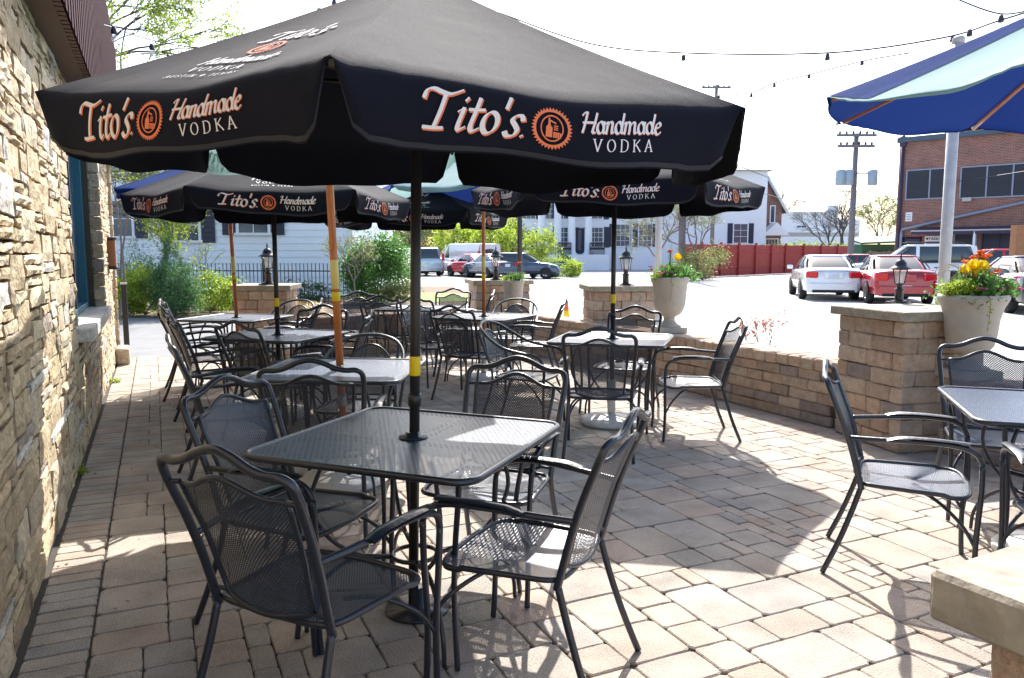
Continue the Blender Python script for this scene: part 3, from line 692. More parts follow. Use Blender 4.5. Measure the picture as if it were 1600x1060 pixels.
# ------------------------------------------------------------------ chairs
def yb(z):
    k = [(.43, -.205), (.45, -.21), (.65, -.265), (.85, -.345), (.95, -.385)]
    for (a, p), (c, q) in zip(k, k[1:]):
        if z <= c: return p + (q - p) * (z - a) / (c - a)
    return k[-1][1]
def hz(x, top, rise, half):                 # camel-back profile: shoulder height, rise in the middle
    t = min(1, abs(x) / half); return top + rise * (.5 + .5 * math.cos(math.pi * min(1, t * 1.25)))
CH_LABEL = 'chair'
def seat_outline(n=56):
    pts = []
    for i in range(n):
        a = 2 * math.pi * i / n; c, s_ = math.cos(a), math.sin(a); e = .24
        x = math.copysign(abs(c) ** e, c); y = math.copysign(abs(s_) ** e, s_)
        w_ = .222 + .034 * (y + 1) / 2; yy = y * .205 + .03 * max(0, y) * (1 - x * x) - .012 * max(0, -y) * (1 - x * x)
        pts.append(Vector((x * w_, yy, .43 - .008 * (1 if y > .6 else 0))))
    return pts
def make_seat(t_):
    ol = seat_outline(); m = MB()
    ring = [1, .8, .6, .4, .2]; vs = []; uv = []
    for k in ring:
        for p in ol: q = Vector((p.x * k, p.y * k, p.z - .018 * (1 - k * k))); vs.append(q); uv.append((q.x, q.y))
    n = len(ol); fs = [(r * n + i, r * n + (i + 1) % n, (r + 1) * n + (i + 1) % n, (r + 1) * n + i) for r in range(len(ring) - 1) for i in range(n)]
    vs.append(Vector((0, 0, .412))); uv.append((0, 0)); L = (len(ring) - 1) * n; fs += [(L + i, L + (i + 1) % n, len(vs) - 1) for i in range(n)]
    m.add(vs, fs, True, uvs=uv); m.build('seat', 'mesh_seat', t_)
    m = MB(); m.tube(ol, .0105, 8, closed=True); m.build('seat_frame', 'metal', t_)
def make_chair(name='patio_armchair'):
    t_ = thing(name, CH_LABEL, 'chair'); make_seat(t_)
    bow = lambda x: -.018 * (1 - (x / .25) ** 2)
    # back frame: posts and wavy top rail in one loop
    m = MB(); half = []
    for z, x in ((.405, .222), (.50, .226), (.60, .233), (.70, .241), (.79, .248), (.845, .250), (.88, .243)): half.append(Vector((x, yb(z), z)))
    top = [Vector((x, yb(.90) + bow(x), hz(x, .897, .052, .22))) for x in (.215, .17, .12, .06, 0)]
    loop = half + top; loop = loop + [Vector((-p.x, p.y, p.z)) for p in reversed(loop[:-1])]
    m.tube(catmull(loop, 4), .0135, 10); bf = m.build('back_frame', 'metal', t_)
    # inner hoop and mesh
    def xin(z): return .165 + .035 * min(1, (z - .45) / .35)
    def P(u, v):
        x0 = -1 + 2 * u; zt = hz(x0 * .2, .822, .05, .2); zb = .462 - .028 * (1 - x0 * x0); z = zb + (zt - zb) * v
        x = x0 * xin(z); return Vector((x, yb(z) + .004 - .03 * (1 - x0 * x0), z))
    m = MB(); m.grid(P, 14, 12, uvf=lambda u, v: ((-1 + 2 * u) * .19, v * .4)); m.build('backrest', 'mesh', t_)
    m = MB(); n = 14; hoop = [P(i / n, 1) for i in range(n + 1)] + [P(1, 1 - i / 8) for i in range(1, 9)] + [P(1 - i / n, 0) for i in range(1, n + 1)] + [P(0, i / 8) for i in range(1, 8)]
    m.tube(hoop, .0085, 7, closed=True)
    for sx in (-1, 1):
        m.tube([(sx * .2, yb(.82), .822), (sx * .248, yb(.82), .818)], .008, 6); m.tube([(sx * .166, yb(.465), .466), (sx * .226, yb(.465), .462)], .007, 6)
    m.build('hoop', 'metal', bf)
    for sx in (-1, 1):
        m = MB(); m.tube(catmull([(sx * .236, yb(.64), .64), (sx * .262, -.14, .648), (sx * .285, .04, .66), (sx * .29, .16, .655), (sx * .288, .225, .63), (sx * .283, .25, .585)], 5), .0115, 9)
        m.grid(lambda u, v: Vector((sx * .283 + (u - .5) * .046, -.11 + .31 * v, .668 + .007 * math.cos((u - .5) * 3.1) + .006 * math.sin(v * 3.14) - .012 * (1 - min(1, v * 6)))), 6, 10)
        m.grid(lambda u, v: Vector((sx * .283 + (u - .5) * .046, -.11 + .31 * v, .662 + .004 * math.sin(v * 3.14) - .008 * (1 - min(1, v * 6)))), 6, 10)
        m.build('arm', 'metal', t_)
    for sx in (-1, 1):
        m = MB(); m.tube(catmull([(sx * .283, .25, .585), (sx * .275, .253, .45), (sx * .268, .246, .25), (sx * .266, .25, .08), (sx * .266, .256, .004)], 4), .0115, 9); m.build('leg', 'metal', t_)
        m = MB(); m.tube(catmull([(sx * .222, yb(.42), .415), (sx * .226, -.235, .30), (sx * .236, -.285, .15), (sx * .246, -.345, .004)], 4), .0125, 9); m.build('leg', 'metal', t_)
    m = MB()
    for sx in (-1, 1): m.tube(catmull([(sx * .266, .247, .22), (sx * .235, .19, .31), (sx * .16, .09, .385), (sx * .09, .0, .402)], 5), .008, 7)
    m.build('brace', 'metal', t_)
    return t_
def make_barrel():
    t_ = thing('barrel_chair', CH_LABEL, 'chair'); make_seat(t_)
    m = MB(); half = [Vector(p) for p in ((.262, .25, .42), (.272, .252, .54), (.288, .20, .628), (.292, .06, .655), (.285, -.1, .69), (.262, -.235, .765), (.20, -.325, .83), (.1, -.372, .865))]
    loop = half + [Vector((0, -.385, .873))] + [Vector((-p.x, p.y, p.z)) for p in reversed(half)]
    m.tube(catmull(loop, 5), .0125, 9); bf = m.build('back_frame', 'metal', t_)
    def P(u, v):
        x0 = -1 + 2 * u; zb = .462; zt = .52 + .285 * math.sqrt(max(0, 1 - (x0 * .98) ** 2 * .92)); z = zb + (zt - zb) * v
        return Vector((x0 * .185, yb(z) - .02 - .02 * (1 - x0 * x0), z))
    m = MB(); m.grid(P, 16, 10, uvf=lambda u, v: ((-1 + 2 * u) * .185, P(u, v).z)); m.build('backrest', 'mesh', t_)
    m = MB(); n = 16; m.tube([P(i / n, 1) for i in range(n + 1)] + [P(1, 1 - i / 4) for i in range(1, 5)] + [P(1 - i / n, 0) for i in range(1, n + 1)] + [P(0, i / 4) for i in range(1, 4)], .008, 7, closed=True); m.build('hoop', 'metal', bf)
    for sx in (-1, 1):
        m = MB(); m.tube(catmull([(sx * .262, .25, .42), (sx * .262, .248, .2), (sx * .264, .255, .004)], 4), .0115, 8); m.build('leg', 'metal', t_)
        m = MB(); m.tube(catmull([(sx * .205, -.355, .815), (sx * .2, -.28, .62), (sx * .205, -.22, .42), (sx * .225, -.27, .2), (sx * .245, -.34, .004)], 4), .0115, 8); m.build('leg', 'metal', t_)
    m = MB()
    for sx in (-1, 1): m.tube(catmull([(sx * .262, .25, .22), (sx * .2, .14, .34), (sx * .09, 0, .402)], 5), .008, 7)
    m.build('brace', 'metal', t_)
    return t_
arm0 = make_chair(); bar0 = make_barrel()
GRP = 'black mesh patio armchairs around the tables'
CHAIRS = [   # x, y, facing, kind, label
 (-.60, 2.30, 62, 'a', 'nearest mesh chair at the lower left, its back to the camera, in shade'),
 (-.84, 3.00, -21, 'a', 'mesh chair directly behind the nearest left chair, back turned left, at the big front table'),
 (.05, 2.60, 156, 'a', 'chair side-on at the front table with sunlit seat, its back to the right'),
 (-.10, 3.36, 250, 'a', 'chair across the front table, its back just right of the main pole'),
 (-.99, 4.02, 93, 'a', 'chair left of the main pole facing away to the table with thick orange pole'),
 (-1.04, 5.12, 266, 'b', 'round-backed chair on the far side of the second table, right of its orange pole'),
 (-1.80, 4.92, 27, 'a', 'blue-tinted mesh chair by the left end of the second table'),
 (-1.87, 6.02, 58, 'a', 'dark chair at the near left corner of the third table at the left'),
 (-2.50, 6.52, 34, 'a', 'mesh chair at the left side of the third table, below the two leftmost chairs'),
 (-3.00, 7.45, 38, 'a', 'leftmost mesh chair, its foot on the sunny paving by the driveway'),
 (-3.50, 8.55, 18, 'a', 'rearmost chair of the left row, white glint on its rail, before the conifer'),
 (-1.90, 7.12, 261, 'a', 'mesh chair facing the camera at the right far side of the third table'),
 (-2.74, 9.22, 255, 'b', 'round-backed chair just below the far left stone pillar'),
 (-2.50, 8.50, 190, 'a', 'chair almost hidden at the left, only a corner of its rail above another chair'),
 (-1.62, 6.78, 181, 'a', 'mesh chair turned side-on to the right of the third table, just above the round-backed chair'),
 (-1.92, 9.75, 285, 'a', 'chair left of the farthest table, in front of the big green bush'),
 (-1.50, 9.42, 80, 'a', 'chair with its back to the camera at the left near side of the farthest table'),
 (-.88, 8.55, 312, 'a', 'blue-tinted chair half hidden right behind the main pole'),
 (-.88, 10.62, 263, 'a', 'chair facing the camera in front of the small lawn at the farthest table'),
 (-.42, 7.72, 62, 'a', 'dark chair with sunlit seat just right of the main pole, middle distance'),
 (.22, 8.62, 172, 'a', 'chair seen side-on beside the orange traffic cone, facing left'),
 (.02, 9.42, 262, 'b', 'round-backed chair in front of the smallest urn and farthest pillar'),
 (-.62, 10.45, 176, 'a', 'edge-on chair showing as a thin slanting line before the farthest pillar'),
 (.66, 5.58, 80, 'a', 'chair at the near side of the right middle table, covering its black pole'),
 (1.04, 6.98, 248, 'a', 'chair across the right middle table, below the urn with one yellow tulip'),
 (1.43, 6.08, 179, 'a', 'mesh chair with sunlit seat alone against the curved wall, facing left to the middle table'),
 (.12, 6.42, -22, 'b', 'round-armed barrel chair left of the right middle table, blue sheen on its back'),
 (1.84, 3.46, -25, 'a', 'mesh chair standing alone in the sun on the right, its thin shadow on the paving'),
 (2.72, 4.22, 251, 'a', 'mesh chair behind the right hand table below the large urn'),
 (2.27, 2.86, 70, 'a', 'chair cut off by the right edge of the photo behind the stone capped pillar'),
]
used = set()
for i, (x, y, a, k, lab) in enumerate(CHAIRS):
    src = arm0 if k == 'a' else bar0; rz = R(a - 90); g_ = GRP if k == 'a' else 'round-backed mesh barrel chairs'
    if k not in used: used.add(k); src.location = (x, y, 0); src.rotation_euler = (0, 0, rz); src['label'] = lab; src['group'] = g_
    else: dup(src, (x, y, 0), rz, lab, g_)

# ------------------------------------------------------------------ tables
def make_table():
    t_ = thing('patio_table', 'table', 'table'); h = .465; rc = .075; ol = []
    for cx, cy, a0 in ((1, 1, 0), (-1, 1, 90), (-1, -1, 180), (1, -1, 270)):
        for k in range(6): a = R(a0 + k * 18); ol.append(Vector((cx * (h - rc) + rc * math.cos(a), cy * (h - rc) + rc * math.sin(a), .728)))
    m = MB(); vs = [Vector((p.x * .992, p.y * .992, .733)) for p in ol] + [Vector((.024 * math.cos(2 * math.pi * (i + .5) / 24 + 0), .024 * math.sin(2 * math.pi * (i + .5) / 24), .733)) for i in range(24)]
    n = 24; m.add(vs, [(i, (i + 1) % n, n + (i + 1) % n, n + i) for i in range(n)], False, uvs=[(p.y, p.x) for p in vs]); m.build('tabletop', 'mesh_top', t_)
    m = MB(); m.tube(ol, .0135, 8, closed=True); m.build('rim', 'metal', t_)
    m = MB()
    for a in (0, math.pi / 2): m.tube([(-.45 * math.cos(a), -.45 * math.sin(a), .712), (.45 * math.cos(a), .45 * math.sin(a), .712)], .009, 6)
    m.build('under_bar', 'metal', t_)
    m = MB(); m.lathe([(.024, .735), (.057, .735), (.057, .739), (.03, .741), (.0285, .757), (.024, .757)], seg=28); m.build('pole_collar', 'metal', t_)
    for k in range(4):
        a = R(45 + 90 * k); c, s_ = math.cos(a), math.sin(a); px, py = -s_ * .018, c * .018
        Q = lambda r, z, o: (c * r + px * o, s_ * r + py * o, z)
        m = MB()
        m.tube(catmull([Q(.50, .715, 1), Q(.49, .62, 1), Q(.455, .45, 1), Q(.44, .28, 1), Q(.455, .12, 1), Q(.47, .004, 1)], 4), .011, 8)
        m.tube(catmull([Q(.30, .712, -1), Q(.36, .64, -1), Q(.40, .5, -1), Q(.33, .36, -1), Q(.2, .27, -1), Q(.09, .255, -1)], 4), .009, 7)
        m.tube(catmull([Q(.09, .25, -1), Q(.24, .27, -1), Q(.36, .2, -1), Q(.42, .1, -1), Q(.43, .004, -1)], 4), .009, 7)
        m.build('leg', 'metal', t_)
    m = MB(); m.tube([(.09 * math.cos(2 * math.pi * k / 24), .09 * math.sin(2 * math.pi * k / 24), .255) for k in range(24)], .009, 6, closed=True); m.build('pole_ring', 'metal', t_)
    return t_
TP = {1: G(643, 690, .73), 2: G(530, 578, .73), 3: G(434, 524, .73), 4: G(370, 497, .73), 5: G(957, 530, .73), 6: G(756, 495, .73), 7: Vector((-1.24, 10.12, 0)), 8: Vector((2.61, 3.55, 0))}
TP[1].y += .05
TR = {1: -22, 2: -4, 3: -18, 4: -14, 5: -17, 6: -27, 7: -12, 8: -19}
TL = {1: 'large square mesh table in the front, the black main umbrella pole through its middle', 2: 'mesh table behind the front table with the thick orange pole and pale sunlit top',
      3: 'mesh table at the left around the far black pole', 4: 'farthest mesh table on the left around the slanting orange pole, before the far left pillar', 5: 'mesh table at the right centre around the black pole, before the curved wall',
      6: 'mesh table in the middle distance around the thin orange pole, before the smallest urn', 7: 'farthest mesh table in the centre, partly hidden behind the main pole', 8: 'mesh table cut off by the right edge of the photo, no pole in view'}
tab0 = make_table()
for i in TP:
    p = TP[i]
    if i == 1: tab0.location = (p.x, p.y, 0); tab0.rotation_euler = (0, 0, R(TR[i])); tab0['label'] = TL[i]; tab0['group'] = 'square mesh patio tables'
    else: dup(tab0, (p.x, p.y, 0), R(TR[i]), TL[i], 'square mesh patio tables')
def make_base():
    t_ = thing('umbrella_base', 'base', 'umbrella base'); m = MB(); m.lathe([(.25, .0), (.265, .012), (.265, .035), (.245, .055), (.1, .075), (.05, .085)], seg=36); m.build('weight', 'white_plastic', t_)
    m = MB(); m.lathe([(.026, .08), (.034, .081), (.034, .38), (.027, .38)], seg=18); m.build('sleeve', 'white_plastic', t_); return t_
bas0 = make_base()
BL = {1: 'white umbrella base under the front table', 2: 'white umbrella base under the table with the thick orange pole', 3: 'white umbrella base under the table of the far black pole at the left', 4: 'white umbrella base under the farthest left table', 5: 'round white umbrella base with tube in plain view under the right middle table',
      6: 'round white umbrella base under the table with the thin orange pole', 7: 'white umbrella base under the farthest centre table', 8: 'white umbrella base on the sunny paving under the right edge table'}
for i in TP:
    p = TP[i]
    if i == 1: continue
    if i == 2: bas0.location = (p.x, p.y, 0); bas0['label'] = BL[2]; bas0['group'] = 'white umbrella bases'
    else: dup(bas0, (p.x, p.y, 0), 0, BL[i], 'white umbrella bases')

t_ = thing('umbrella_base', 'small dark steel base plate under the front table', 'umbrella base', (TP[1].x, TP[1].y + .04, 0)); m = MB(); m.lathe([(.13, .002), (.13, .012), (.03, .016), (.03, .10), (.024, .10)], seg=28); m.build('plate', 'metal', t_)
# ------------------------------------------------------------------ lettering, drawn with a broad nib
def ell(cx, cy, rx, ry, n=18, a0=60): return [(cx + rx * math.cos(R(a0) + 2 * math.pi * k / n), cy + ry * math.sin(R(a0) + 2 * math.pi * k / n)) for k in range(n + 1)]
GL = {
 'T': (1.0, [[(.0, .74), (.05, .93), (.22, 1.0), (.45, .95), (.7, .93), (1.0, 1.06)], [(.56, .95), (.5, .5), (.42, .06)], [(.14, .02), (.4, .03), (.66, .06)]]),
 'i': (.34, [[(.02, .5), (.16, .6)], [(.16, .6), (.1, .2), (.14, .04), (.3, .12)], [(.16, .8), (.22, .88)]]),
 't': (.42, [[(.24, .92), (.16, .4), (.14, .14), (.22, .03), (.38, .12)], [(.0, .58), (.2, .6), (.42, .63)]]),
 'o': (.56, [ell(.26, .31, .2, .29)]),
 "'": (.24, [[(.16, 1.08), (.1, .76)]]),
 's': (.46, [[(.42, .5), (.36, .62), (.2, .6), (.12, .46), (.22, .34), (.32, .2), (.26, .03), (.08, .0), (.0, .1)]]),
 '.': (.2, [[(.04, .03), (.09, .07)]]),
 'H': (.92, [[(.3, 1.0), (.22, .5), (.14, .0)], [(.04, .86), (.16, 1.0), (.34, 1.0)], [(.86, 1.0), (.76, .5), (.68, .06), (.84, .04)], [(.1, .5), (.45, .52), (.82, .52)]]),
 'a': (.56, [ell(.22, .3, .18, .28), [(.44, .58), (.4, .2), (.44, .04), (.56, .1)]]),
 'n': (.56, [[(.0, .5), (.1, .58), (.08, .3), (.05, .0)], [(.08, .36), (.22, .56), (.36, .54), (.36, .28), (.38, .04), (.52, .1)]]),
 'd': (.58, [ell(.22, .3, .18, .28), [(.52, 1.0), (.44, .5), (.42, .06), (.56, .08)]]),
 'm': (.86, [[(.0, .5), (.1, .58), (.08, .3), (.05, .0)], [(.08, .36), (.2, .56), (.33, .54), (.34, .28), (.32, .0)], [(.35, .36), (.5, .56), (.64, .54), (.64, .28), (.68, .04), (.82, .1)]]),
 'e': (.48, [[(.06, .3), (.26, .36), (.36, .48), (.28, .6), (.12, .5), (.05, .25), (.14, .03), (.3, .02), (.42, .14)]]),
 'r': (.42, [[(.0, .5), (.1, .58), (.08, .3), (.05, .0)], [(.08, .38), (.22, .58), (.38, .54)]]),
 'C': (.8, [[(.72, .82), (.5, 1.0), (.2, .85), (.06, .5), (.16, .14), (.45, .0), (.74, .16)], [(.38, .95), (.36, .5), (.4, .1)]]),
 'V': (.86, [[(.06, 1), (.4, 0)], [(.4, 0), (.76, 1)], [(-.04, 1), (.2, 1)], [(.64, 1), (.88, 1)]]),
 'O': (.92, [ell(.44, .5, .38, .5)]),
 'D': (.88, [[(.12, 0), (.12, 1)], [(.0, 1), (.4, 1), (.72, .8), (.76, .5), (.7, .18), (.4, 0), (.0, 0)]]),
 'K': (.86, [[(.12, 0), (.12, 1)], [(.7, 1), (.14, .45)], [(.3, .6), (.8, 0)], [(0, 0), (.26, 0)], [(0, 1), (.26, 1)]]),
 'A': (.86, [[(.4, 1), (.06, 0)], [(.4, 1), (.78, 0)], [(.18, .36), (.62, .36)], [(-.04, 0), (.18, 0)], [(.64, 0), (.9, 0)]]),
 'U': (.84, [[(.1, 1), (.1, .3), (.36, .0), (.62, .3), (.62, 1)]]), 'S': (.66, [[(.52, .84), (.3, 1), (.08, .78), (.3, .5), (.54, .24), (.3, 0), (.04, .16)]]),
 '\u03c4': (.8, [[(.36, 0), (.36, 1)], [(.0, .98), (.72, .98)]]), 'I': (.4, [[(.16, 0), (.16, 1)]]), 'N': (.86, [[(.1, 0), (.1, 1)], [(.1, 1), (.66, 0)], [(.66, 0), (.66, 1)]]),
 'E': (.7, [[(.1, 0), (.1, 1)], [(.1, 1), (.56, 1)], [(.1, .52), (.48, .52)], [(.1, 0), (.58, 0)]]), 'X': (.84, [[(.08, 1), (.7, 0)], [(.7, 1), (.06, 0)]]), 'R': (.82, [[(.1, 0), (.1, 1)], [(.1, 1), (.5, .96), (.6, .74), (.46, .52), (.12, .5)], [(.36, .5), (.7, 0)]]),
 '*': (.8, [[(.4, 1), (.2, .1), (.75, .65), (.05, .65), (.6, .1), (.4, 1)]]), ' ': (.45, []),
 'P': (.76, [[(.1, 0), (.1, 1)], [(.1, 1), (.5, .96), (.6, .74), (.46, .5), (.12, .48)]]), 'G': (.86, [[(.7, .8), (.44, 1), (.1, .72), (.1, .28), (.44, 0), (.72, .2), (.72, .46), (.48, .46)]]), 'L': (.66, [[(.1, 1), (.1, 0), (.56, 0)]]), 'B': (.78, [[(.1, 0), (.1, 1)], [(.1, 1), (.5, .92), (.48, .58), (.12, .52)], [(.12, .52), (.6, .42), (.56, .08), (.1, 0)]]), 'M': (1.0, [[(.1, 0), (.14, 1)], [(.14, 1), (.45, .2)], [(.45, .2), (.76, 1)], [(.76, 1), (.8, 0)]]), 'Y': (.8, [[(.04, 1), (.38, .5)], [(.72, 1), (.38, .5)], [(.38, .5), (.38, 0)]]), 'W': (1.1, [[(.02, 1), (.26, 0)], [(.26, 0), (.5, .8)], [(.5, .8), (.74, 0)], [(.74, 0), (1, 1)]]),
}
def tw(txt, h, track=0): return sum(GL[c][0] + track for c in txt) * h
def write(mb, fn, txt, x, y, h, shear=.0, thick=.14, thin=.04, nib=38, track=0, dx=0, dy=0):
    for ch_ in txt:
        w_, st = GL[ch_]
        for s_ in st:
            pts = [Vector((a, c, 0)) for a, c in s_]
            if len(pts) > 2: pts = catmull(pts, 3)
            ext = thin * .5; n = len(pts); L, Rr = [], []
            for i, p in enumerate(pts):
                t = (pts[min(i + 1, n - 1)] - pts[max(i - 1, 0)])
                if t.length < 1e-6: t = Vector((1, 0, 0))
                t.normalize(); nn = Vector((-t.y, t.x, 0)); wd = math.sqrt((thick * (nn.x * math.cos(R(nib)) + nn.y * math.sin(R(nib)))) ** 2 + thin ** 2) / 2
                q = p - t * ext if i == 0 else p + t * ext if i == n - 1 else p
                for lst, sgn in ((L, 1), (Rr, -1)):
                    v = q + nn * wd * sgn; lst.append(fn(x + (v.x + v.y * shear) * h + dx, y + v.y * h + dy))
            vs = L + Rr; mb.add(vs, [(i, i + 1, n + i + 1, n + i) for i in range(n - 1)])
        x += (w_ + track) * h
    return x
def disc(mb, fn, cx, cy, r0, r1, n=40, teeth=0, ry=1.0):
    vs = []
    for k in range(n):
        a = 2 * math.pi * k / n; ro = r1 + (teeth if k % 2 else 0)
        vs += [fn(cx + r0 * math.cos(a), cy + r0 * math.sin(a) * ry), fn(cx + ro * math.cos(a), cy + ro * math.sin(a) * ry)]
    mb.add(vs, [(2 * k, 2 * k + 1, 2 * ((k + 1) % n) + 1, 2 * ((k + 1) % n)) for k in range(n)])
def polyf(mb, fn, pts): mb.add([fn(a, c) for a, c in pts], [tuple(range(len(pts)))])
def emblem(mo, fn, cx, cy, r):
    disc(mo, fn, cx, cy, r * .80, r * .90, 72, r * .14); disc(mo, fn, cx, cy, r * .52, r * .58, 36, 0, 1.12)
    K = lambda pts: [(cx + a * r, cy + c * r) for a, c in pts]
    polyf(mo, fn, K([(-.3, -.44), (.02, -.44), (.02, .02), (-.08, .16), (-.1, .5), (-.18, .5), (-.2, .18), (-.3, .05)]))      # flask
    polyf(mo, fn, K([(-.16, .44), (.2, .3), (.2, .22), (-.16, .36)]))
    for k in range(3): polyf(mo, fn, K([(.08, .16 - k * .09), (.3, .16 - k * .09), (.3, .11 - k * .09), (.08, .11 - k * .09)]))
    for k in range(4): polyf(mo, fn, K([(.07 + k * .105, -.44), (.15 + k * .105, -.44), (.15 + k * .105, -.2 + .03 * math.sin(k)), (.07 + k * .105, -.18 + .03 * math.sin(k))]))
    polyf(mo, fn, K([(.06, -.2), (.46, -.24), (.46, -.2), (.06, -.15)]))
def flap_text(mw, mo, fw, fo, W_):
    h = .098; x0 = -.425
    x = write(mo, fo, "Tito's.", x0, -.035, h, .2, .15, .045, 36, -.03, .0035, -.0035); write(mw, fw, "Tito's.", x0, -.035, h, .2, .14, .04, 36, -.03)
    emblem(mo, fw, x + .076, .005, .058)
    x2 = x + .158; h2 = .055; write(mo, fo, 'Handmade', x2, .005, h2, .2, .17, .05, 38, -.03, .0016, -.0016); e = write(mw, fw, 'Handmade', x2, .005, h2, .2, .16, .05, 38, -.03)
    write(mw, fw, 'VODKA', x2 + (e - x2 - tw('VODKA', .032, .45)) / 2 + .015, -.043, .032, 0, .13, .05, 10, .45)
def panel_text(mw, mo, fw):
    for txt, y, h, tk, sh, th in (("Tito's", .20, .10, -.03, .2, .17), ('Handmade', -.03, .065, -.03, .2, .17), ('VODKA', -.10, .038, .4, 0, .13), ('AUS\u03c4IN * \u03c4EXAS', -.155, .022, .3, 0, .13)):
        w_ = tw(txt, h, tk); write(mw, fw, txt, -w_ / 2, y, h, sh, th, .05, 36 if sh else 12, tk)
    emblem(mo, fw, 0, .115, .062)

# ------------------------------------------------------------------ umbrellas
def make_umbrella(name, label, group, loc, rz, sides, Rr, rim, apex, flapd, mats, style, polem='pole', pr=.0205, rot=None, sag=.035, seed=1, textflaps=True, ground=.09, pat=None, band=False):
    r_ = random.Random(seed); t_ = thing(name, label, 'umbrella', loc, rz, group)
    if rot: t_.rotation_euler = rot
    A = Vector((0, 0, apex)); an = [2 * math.pi * k / sides for k in range(sides + 1)]
    C = [Vector((Rr * math.cos(a), Rr * math.sin(a), rim)) for a in an]
    m = MB(); m.tube([(0, 0, ground), (0, 0, apex - .03)], pr, 16); po = m.build('pole', polem, t_)
    if style == 'tito':
        m = MB(); m.lathe([(pr + .001, 0), (pr + .0015, .001), (pr + .0015, .075), (pr + .001, .076)], (0, 0, .985), 20); m.build('yellow_label', 'yellow', po)
        m = MB(); m.lathe([(.022, 0), (.026, .003), (.026, .05), (.022, .052)], (0, 0, .86), 16); m.build('pole_joint', 'pole', po)
    else:
        m = MB(); m.lathe([(pr + .001, 0), (pr + .002, .001), (pr + .002, .055), (pr + .001, .056)], (0, 0, 1.16), 20); m.build('yellow_label', 'yellow', po)
        m = MB(); m.lathe([(pr + .001, 0), (pr + .002, .001), (pr + .002, .18), (pr + .001, .181)], (0, 0, 1.235), 20); m.build('faded_label', 'pale_yellow', po)
        m = MB(); m.lathe([(pr + .001, 0), (pr + .006, .003), (pr + .006, .07), (pr + .001, .073)], (0, 0, .5), 16); m.build('brass_ferrule', 'rim', po)
    m = MB(); m.lathe([(.03, -.09), (.045, -.085), (.045, -.05), (.03, -.045)], (0, 0, apex), 14); m.build('hub', polem, t_)
    rz_ = rim - .12; m = MB(); m.lathe([(.026, -.03), (.045, -.025), (.045, .015), (.026, .02)], (0, 0, rz_ + .25), 14); m.build('runner', polem, t_)
    for k in range(sides):
        d = C[k].normalized(); e = C[k] * .985; e.z = rim - .012; m = MB(); m.tube([(C[k].x * .03, C[k].y * .03, apex - .075), tuple(e)], .0095 if style == 'tito' else .012, 6); m.build('rib', polem, t_)
        f = Vector((0, 0, apex - .075)).lerp(e, .5); m = MB(); m.tube([(C[k].x * .03, C[k].y * .03, rz_ + .245), (f.x, f.y, f.z - .012)], .008, 6); m.build('strut', polem, t_)
    wob = [[r_.uniform(-1, 1) for _ in range(4)] for _ in range(sides)]
    def top(k, u, v):
        """v 0 at the apex, 1 at the rim; cloth sags between the ribs"""
        e = C[k].lerp(C[k + 1], u); p = A.lerp(e, v); s_ = 4 * u * (1 - u)
        n = Vector((p.x, p.y, 0)); n = n.normalized() if n.length > 1e-5 else n
        p.z += -sag * s_ * v - .02 * math.sin(math.pi * v) + .004 * math.sin(14 * u * v + wob[k][0] * 3) * v * (1 if s_ > .02 else s_ * 50)
        p -= n * sag * .35 * s_ * v
        uu = min(u, 1 - u); p.z += .006 * math.sin(uu * 70 + wob[k][1] * 5 + v * 4) * math.exp(-uu * 9) * v ** 4 * min(1, uu * 25)
        return p
    def flap(k, u, t, lift=0.0):
        p = top(k, u, 1.0); a = (C[k] + C[k + 1]); n = Vector((a.x, a.y, 0)).normalized(); tg = (C[k + 1] - C[k]).normalized()
        e = .085; uu = min(u, 1 - u); cut = 1.0 if uu > e else math.sqrt(max(0, 1 - ((e - uu) / e) ** 2)) * .93 + .07
        dep = flapd * t * cut * (1 + .07 * math.sin(7 * u + wob[k][1] * 3) + .03 * math.sin(17 * u + wob[k][0] * 3))
        out = .012 * math.sin(math.pi * min(1, t)) + .026 * t * math.sin(9 * u + wob[k][2] * 4) * min(1, uu * 9) + .012 * t * wob[k][3] + lift
        q = p + n * out - Vector((0, 0, dep))
        if uu < e: q += tg * (1 if u < .5 else -1) * (e - uu) * .32 * t * Rr * .35
        return q
    nu = 28
    for mi in range(len(mats)):
        m = MB()
        for k in ([q for q in range(sides) if pat[q] == mi] if pat else range(mi, sides, len(mats))):
            # rounded turn from top to flap
            def fn(u, v, k=k):
                if v <= .6: return top(k, u, v / .6)
                return flap(k, u, (v - .6) / .4)
            m.grid(fn, nu, 22)
        o = m.build('canopy', mats[mi], t_)
        if style == 'tito':
            m = MB()
            for k in range(sides): m.grid(lambda u, v, k=k: flap(k, u, .90 + .075 * v, .0025), nu, 1)
            m.build('hem', 'hem', o)
        if mi == 0: can = o
    if band:
        m = MB(); m.grid(lambda u, v: top(0, u * .22, v) + Vector((0, 0, .004)), 6, 14); m.build('border_band', 'blue', can)
    if style == 'tito':
        for k in range(sides):
            mw, mo = MB(), MB(); W_ = (C[1] - C[0]).length; sc_ = min(.98, W_ / 1.2)
            def mk(lift): return lambda X, Y: flap(k, .515 + X * sc_ / W_, (.5 - Y / flapd * .95 * sc_) if True else 0, lift)
            flap_text(mw, mo, mk(.004), mk(.0028), W_); mw.build('white_lettering', 'white_ink', can); mo.build('orange_emblem', 'orange_ink', can)
        for k in range(1, sides, 2):
            mw, mo = MB(), MB(); ec = C[k].lerp(C[k + 1], .5); L = (ec - A).length
            def fp(X, Y):
                v = 1 - (Y + .27) / L; hw = W_ * v; u = .5 + X / hw; n = (C[k + 1] - C[k]).cross(A - C[k]).normalized()
                return top(k, u, v) + n * .004
            panel_text(mw, mo, fp); mw.build('panel_lettering', 'white_ink', can); mo.build('panel_emblem', 'orange_ink', can)
